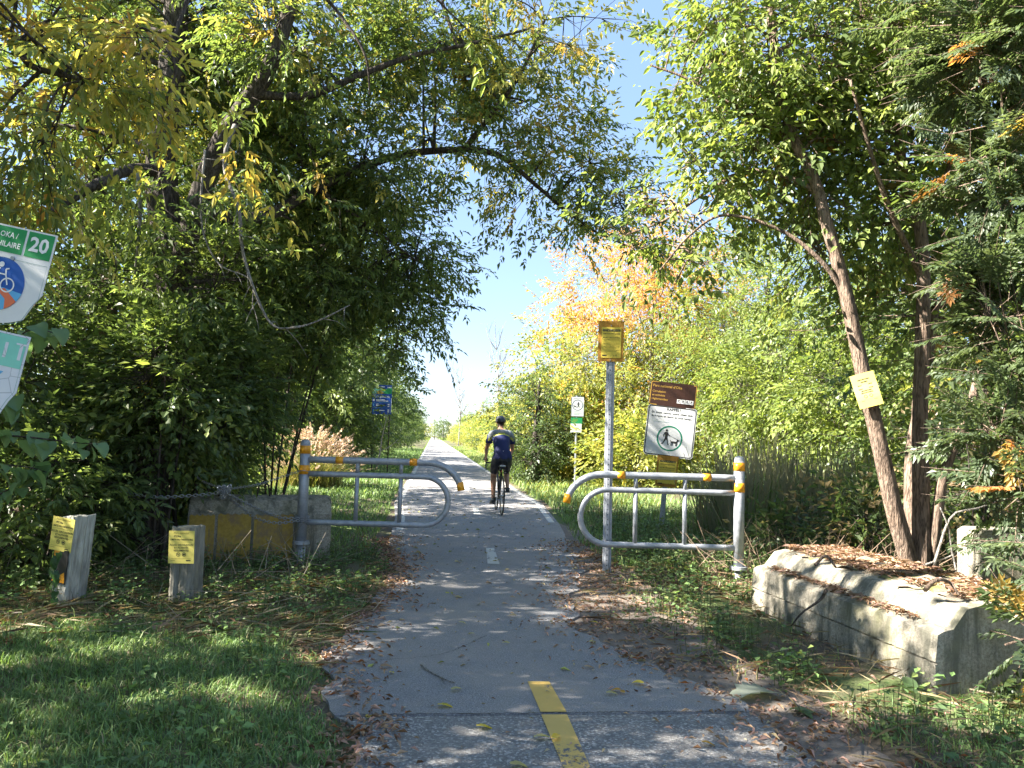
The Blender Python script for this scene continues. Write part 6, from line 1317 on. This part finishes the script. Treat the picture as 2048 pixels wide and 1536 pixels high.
f_ = MB(); f_.lathe([(.0, 0), (.09, 0), (.09, .004), (0, .004)], 24); o = f_.build('chainring', M['rim'], bike, loc=(.05, .41, .275), rot=(0, radians(90), 0)); f_ = MB(); f_.tube([(.05, .41, .36), (.045, .0, RW + .035)], .004, 4); f_.tube([(.05, .41, .19), (.045, 0, RW - .03)], .004, 4); f_.lathe([(0, -.01), (.04, -.01), (.025, .015), (0, .015)], 16, o=(0, 0, 0)) if 0 else None; f_.build('drive_chain', M['rim'], bike)
f_ = MB(); f_.tube([(0, .50, .42), (0, .57, .56)], .036, 12); f_.build('bottle', M['shoe'], bike, smooth=True)
f_ = MB(); f_.lathe([(0, 0), (.012, 0), (.012, .01), (0, .01)], 10); f_.build('rear_reflector', M['orange_print'], bike, loc=(0, .21, .76), rot=(radians(90), 0, 0))

# rider: one skinned body
verts, edges, rad = [], [], []
def jv(p, r_, parent=None):
    verts.append(tuple(p)); rad.append(r_ if isinstance(r_, tuple) else (r_, r_)); k = len(verts) - 1
    if parent is not None: edges.append((parent, k))
    return k
def lerp(a, b, t): return tuple(np.array(a) * (1 - t) + np.array(b) * t)
pel = jv((0, .19, 1.0), (.145, .12)); ab = jv((0, .25, 1.13), (.135, .105), pel); mid = jv((0, .32, 1.26), (.15, .11), ab); ch = jv((0, .42, 1.38), (.165, .11), mid); up = jv((0, .49, 1.445), (.12, .08), ch)
nk = jv((0, .545, 1.50), (.056, .056), up); nk2 = jv((0, .575, 1.54), (.052, .055), nk); hd0 = jv((0, .60, 1.58), (.066, .078), nk2); hd = jv((0, .61, 1.645), (.078, .095), hd0); hd2 = jv((0, .605, 1.70), (.062, .08), hd)
for s in (-1, 1):
    sh = (s * .175, .455, 1.42); el = (s * .235, .58, 1.17); wr_ = (s * .215, .86, 1.01); ha = (s * .21, .945, .965)
    if s < 0: el = (-.25, .56, 1.16); wr_ = (-.235, .80, .985); ha = (-.225, .89, .935)
    a = jv(sh, .062, up); b = jv(lerp(sh, el, .3), .053, a); c = jv(lerp(sh, el, .7), .045, b); d = jv(el, .038, c); e = jv(lerp(el, wr_, .35), .038, d); f = jv(lerp(el, wr_, .8), .027, e); g = jv(wr_, .025, f); h = jv(ha, (.038, .02), g)
    for q in range(4):
        ox = (q - 1.5) * .018; p0 = np.array(ha) + [s * .01 + ox * .3, .03, .01 - ox]; k = jv(p0, .0095, h); k = jv(p0 + [s * .012, .035 - abs(ox) * .3, -.012], .009, k); k = jv(p0 + [-s * .004, .045, -.03], .008, k); jv(p0 + [-s * .02, .035, -.038], .007, k)
    k = jv(np.array(ha) + [-s * .03, .015, .0], .010, h); jv(np.array(ha) + [-s * .038, .045, -.018], .009, k)
    hip = (s * .095, .20, .96); kn_ = (-.115, .50, .66) if s < 0 else (.125, .54, .745); an = (-.115, .435, .265) if s < 0 else (.115, .195, .475); ft = pedL if s < 0 else pedR
    a = jv(hip, .105, pel); b = jv(lerp(hip, kn_, .35), .092, a); c = jv(lerp(hip, kn_, .75), .068, b); d = jv(kn_, .056, c); e = jv(lerp(kn_, an, .3), .056, d); f = jv(lerp(kn_, an, .6), .044, e); g = jv(an, .032, f)
    heel = np.array(an) + [0, -.035, -.05]; h = jv(heel, .036, g); toe = np.array([ft[0], ft[1] + .04, ft[2] + .045]); m1 = jv(lerp(heel, toe, .5), (.036, .032), h); m2 = jv(toe, (.042, .028), m1); jv(toe + [0, .07, -.004], (.033, .02), m2)
    jv(np.array((0, .61, 1.635)) + [s * .084, -.005, 0], .014, hd)  # ears
jv((0, .71, 1.62), .018, hd)   # nose
jv((0, .685, 1.575), .03, hd0)  # chin
me = bpy.data.meshes.new('rider'); me.from_pydata(verts, edges, []); ob = bpy.data.objects.new('rider_tmp', me); col.objects.link(ob)
md = ob.modifiers.new('skin', 'SKIN'); md.use_smooth_shade = True
for k, sv in enumerate(me.skin_vertices[0].data): sv.radius = rad[k]; sv.use_root = (k == 0)
sd = ob.modifiers.new('sub', 'SUBSURF'); sd.levels = 2; sd.render_levels = 2
dg = bpy.context.evaluated_depsgraph_get(); bm_ = bpy.data.meshes.new_from_object(ob.evaluated_get(dg)); bpy.data.objects.remove(ob)
V = np.array([v.co[:] for v in bm_.vertices]); NV = np.array([v.normal[:] for v in bm_.vertices]); FQ = [tuple(p.vertices) for p in bm_.polygons]
rider = empty('person', bk_o, (0, 0, radians(1.0)), label='cyclist in a blue jersey with grey shoulders and a yellow band, seen from behind', cat='person')
mb = MB(); f4 = np.array([f for f in FQ if len(f) == 4]); f3 = [f for f in FQ if len(f) != 4]; mb.add(V, f4)
for f in f3: mb.f.append(np.array([f])); mb.m.append(np.zeros(1, int))
mb.build('body', M['skin'], rider, smooth=True)
def seg_t(P, a, b): a = np.array(a); b = np.array(b); t = ((P - a) @ (b - a)) / ((b - a) @ (b - a)); return t, np.linalg.norm(P - (a + (b - a) * np.clip(t, 0, 1)[:, None]), axis=1)
def cloth(name, test, mt, off=.010, matf=None):
    sel = test(V); fs = [f for f in FQ if all(sel[i] for i in f) and len(f) == 4]
    if not fs: return
    fs = np.array(fs); used = np.unique(fs); mp = -np.ones(len(V), int); mp[used] = np.arange(len(used)); b = MB(); W = V[used] + NV[used] * off
    fold = .004 * np.sin(V[used] @ np.array([30, 12, 70])); W = W + NV[used] * fold[:, None]
    b.add(W, mp[fs]); 
    if matf is not None:
        cen = V[fs].mean(1); b.m[0] = matf(cen)
    return b.build(name, mt, rider, smooth=True)
def torso(P):
    return (P[:, 2] > .96) & (P[:, 2] < 1.50 - .0 * P[:, 1]) & (np.abs(P[:, 0]) < .30) & ~((P[:, 2] < 1.245) & (np.abs(P[:, 0]) > .185)) & (P[:, 1] < .62) & ~((P[:, 1] > .53) & (np.abs(P[:, 0]) > .18))
def jm(c):
    back = c[:, 1] < .60; arch = 1.395 - 1.6 * np.abs(c[:, 0]) ** 2.0 * 1.2; out = np.zeros(len(c), int)
    out[c[:, 2] > arch] = 2; out[c[:, 2] > arch + .045] = 1; out[np.abs(c[:, 0]) > .225] = 0; return out
cloth('jersey', torso, [M['jersey'], M['jgrey'], M['jyellow']], .017, jm)
cloth('shorts', lambda P: (P[:, 2] <= 1.09) & (P[:, 2] > .70) & (np.abs(P[:, 0]) < .22) & (P[:, 1] < .53) & (seg_t(P, (.0, .2, .98), (0, .52, .70))[0] < .92), M['shorts'], .008)
shoes = cloth('shoes', lambda P: ((P[:, 2] < .275) & (P[:, 0] < 0)) | ((P[:, 2] < .48) & (P[:, 0] > 0) & (seg_t(P, (.115, .195, .475), (.125, .29, .39))[0] > -.25) & (P[:, 1] < .5)), M['shoe'], .007)
cloth('gloves', lambda P: (P[:, 2] < 1.02) & (np.abs(P[:, 0]) > .15) & (P[:, 1] > .84), M['shorts'], .003)
f_ = MB(); hs = []   # helmet with vents
c = np.array([0, .60, 1.665]); nl, nm_ = 8, 28
for a in range(nl + 1):
    ph = pi / 2 * (1 - a / nl * 1.08)
    for b in range(nm_):
        th = b / nm_ * 2 * pi; rdg = 1 + .05 * (math.cos(th * 7) > .1) * (a > 1); hs.append(c + np.array([.098 * cos(ph) * cos(th) * rdg, .135 * cos(ph) * sin(th) * rdg, .10 * sin(ph) * rdg]))
i = np.arange(nl)[:, None] * nm_; j = np.arange(nm_)[None, :]; j2 = (j + 1) % nm_; ff = np.stack([i + j, i + nm_ + j, i + nm_ + j2, i + j2], -1).reshape(-1, 4); f_.add(np.array(hs), ff); f_.m[0] = np.array([1 if (k % nm_) % 4 == 0 and k // nm_ in (2, 3, 4, 5) else 0 for k in range(len(ff))]); f_.build('helmet', [M['helmet'], M['helmet2']], rider, smooth=True)
cloth('hair', lambda P: (P[:, 2] > 1.565) & (P[:, 1] < .585) & (np.abs(P[:, 0]) < .09), M['hair'], .004)
for x, y0, y1, z, mt in ((0, .0, 0, 1.20, 'white_print'),):
    f_ = MB(); k = np.argmin(V[:, 1] + 10 * (np.abs(V[:, 2] - 1.19) > .02) + 10 * (np.abs(V[:, 0]) > .04)); y_ = V[k, 1] - .022; f_.box(-.04, .04, y_ - .002, y_ + .004, 1.165, 1.172); f_.box(.01, .02, y_ - .026, y_ - .02, 1.115, 1.13); f_.build('reflective_trim', M['white_print'], rider)
for s in (-1, 1):
    f_ = MB(); f_.tube(spline([(s * .022, .455 - .0, 1.515), (s * .02, .40, 1.475), (s * .03, .345, 1.44)], 8), .004, 4); 
    f_.build('collar_stripe', M['jyellow'], rider)
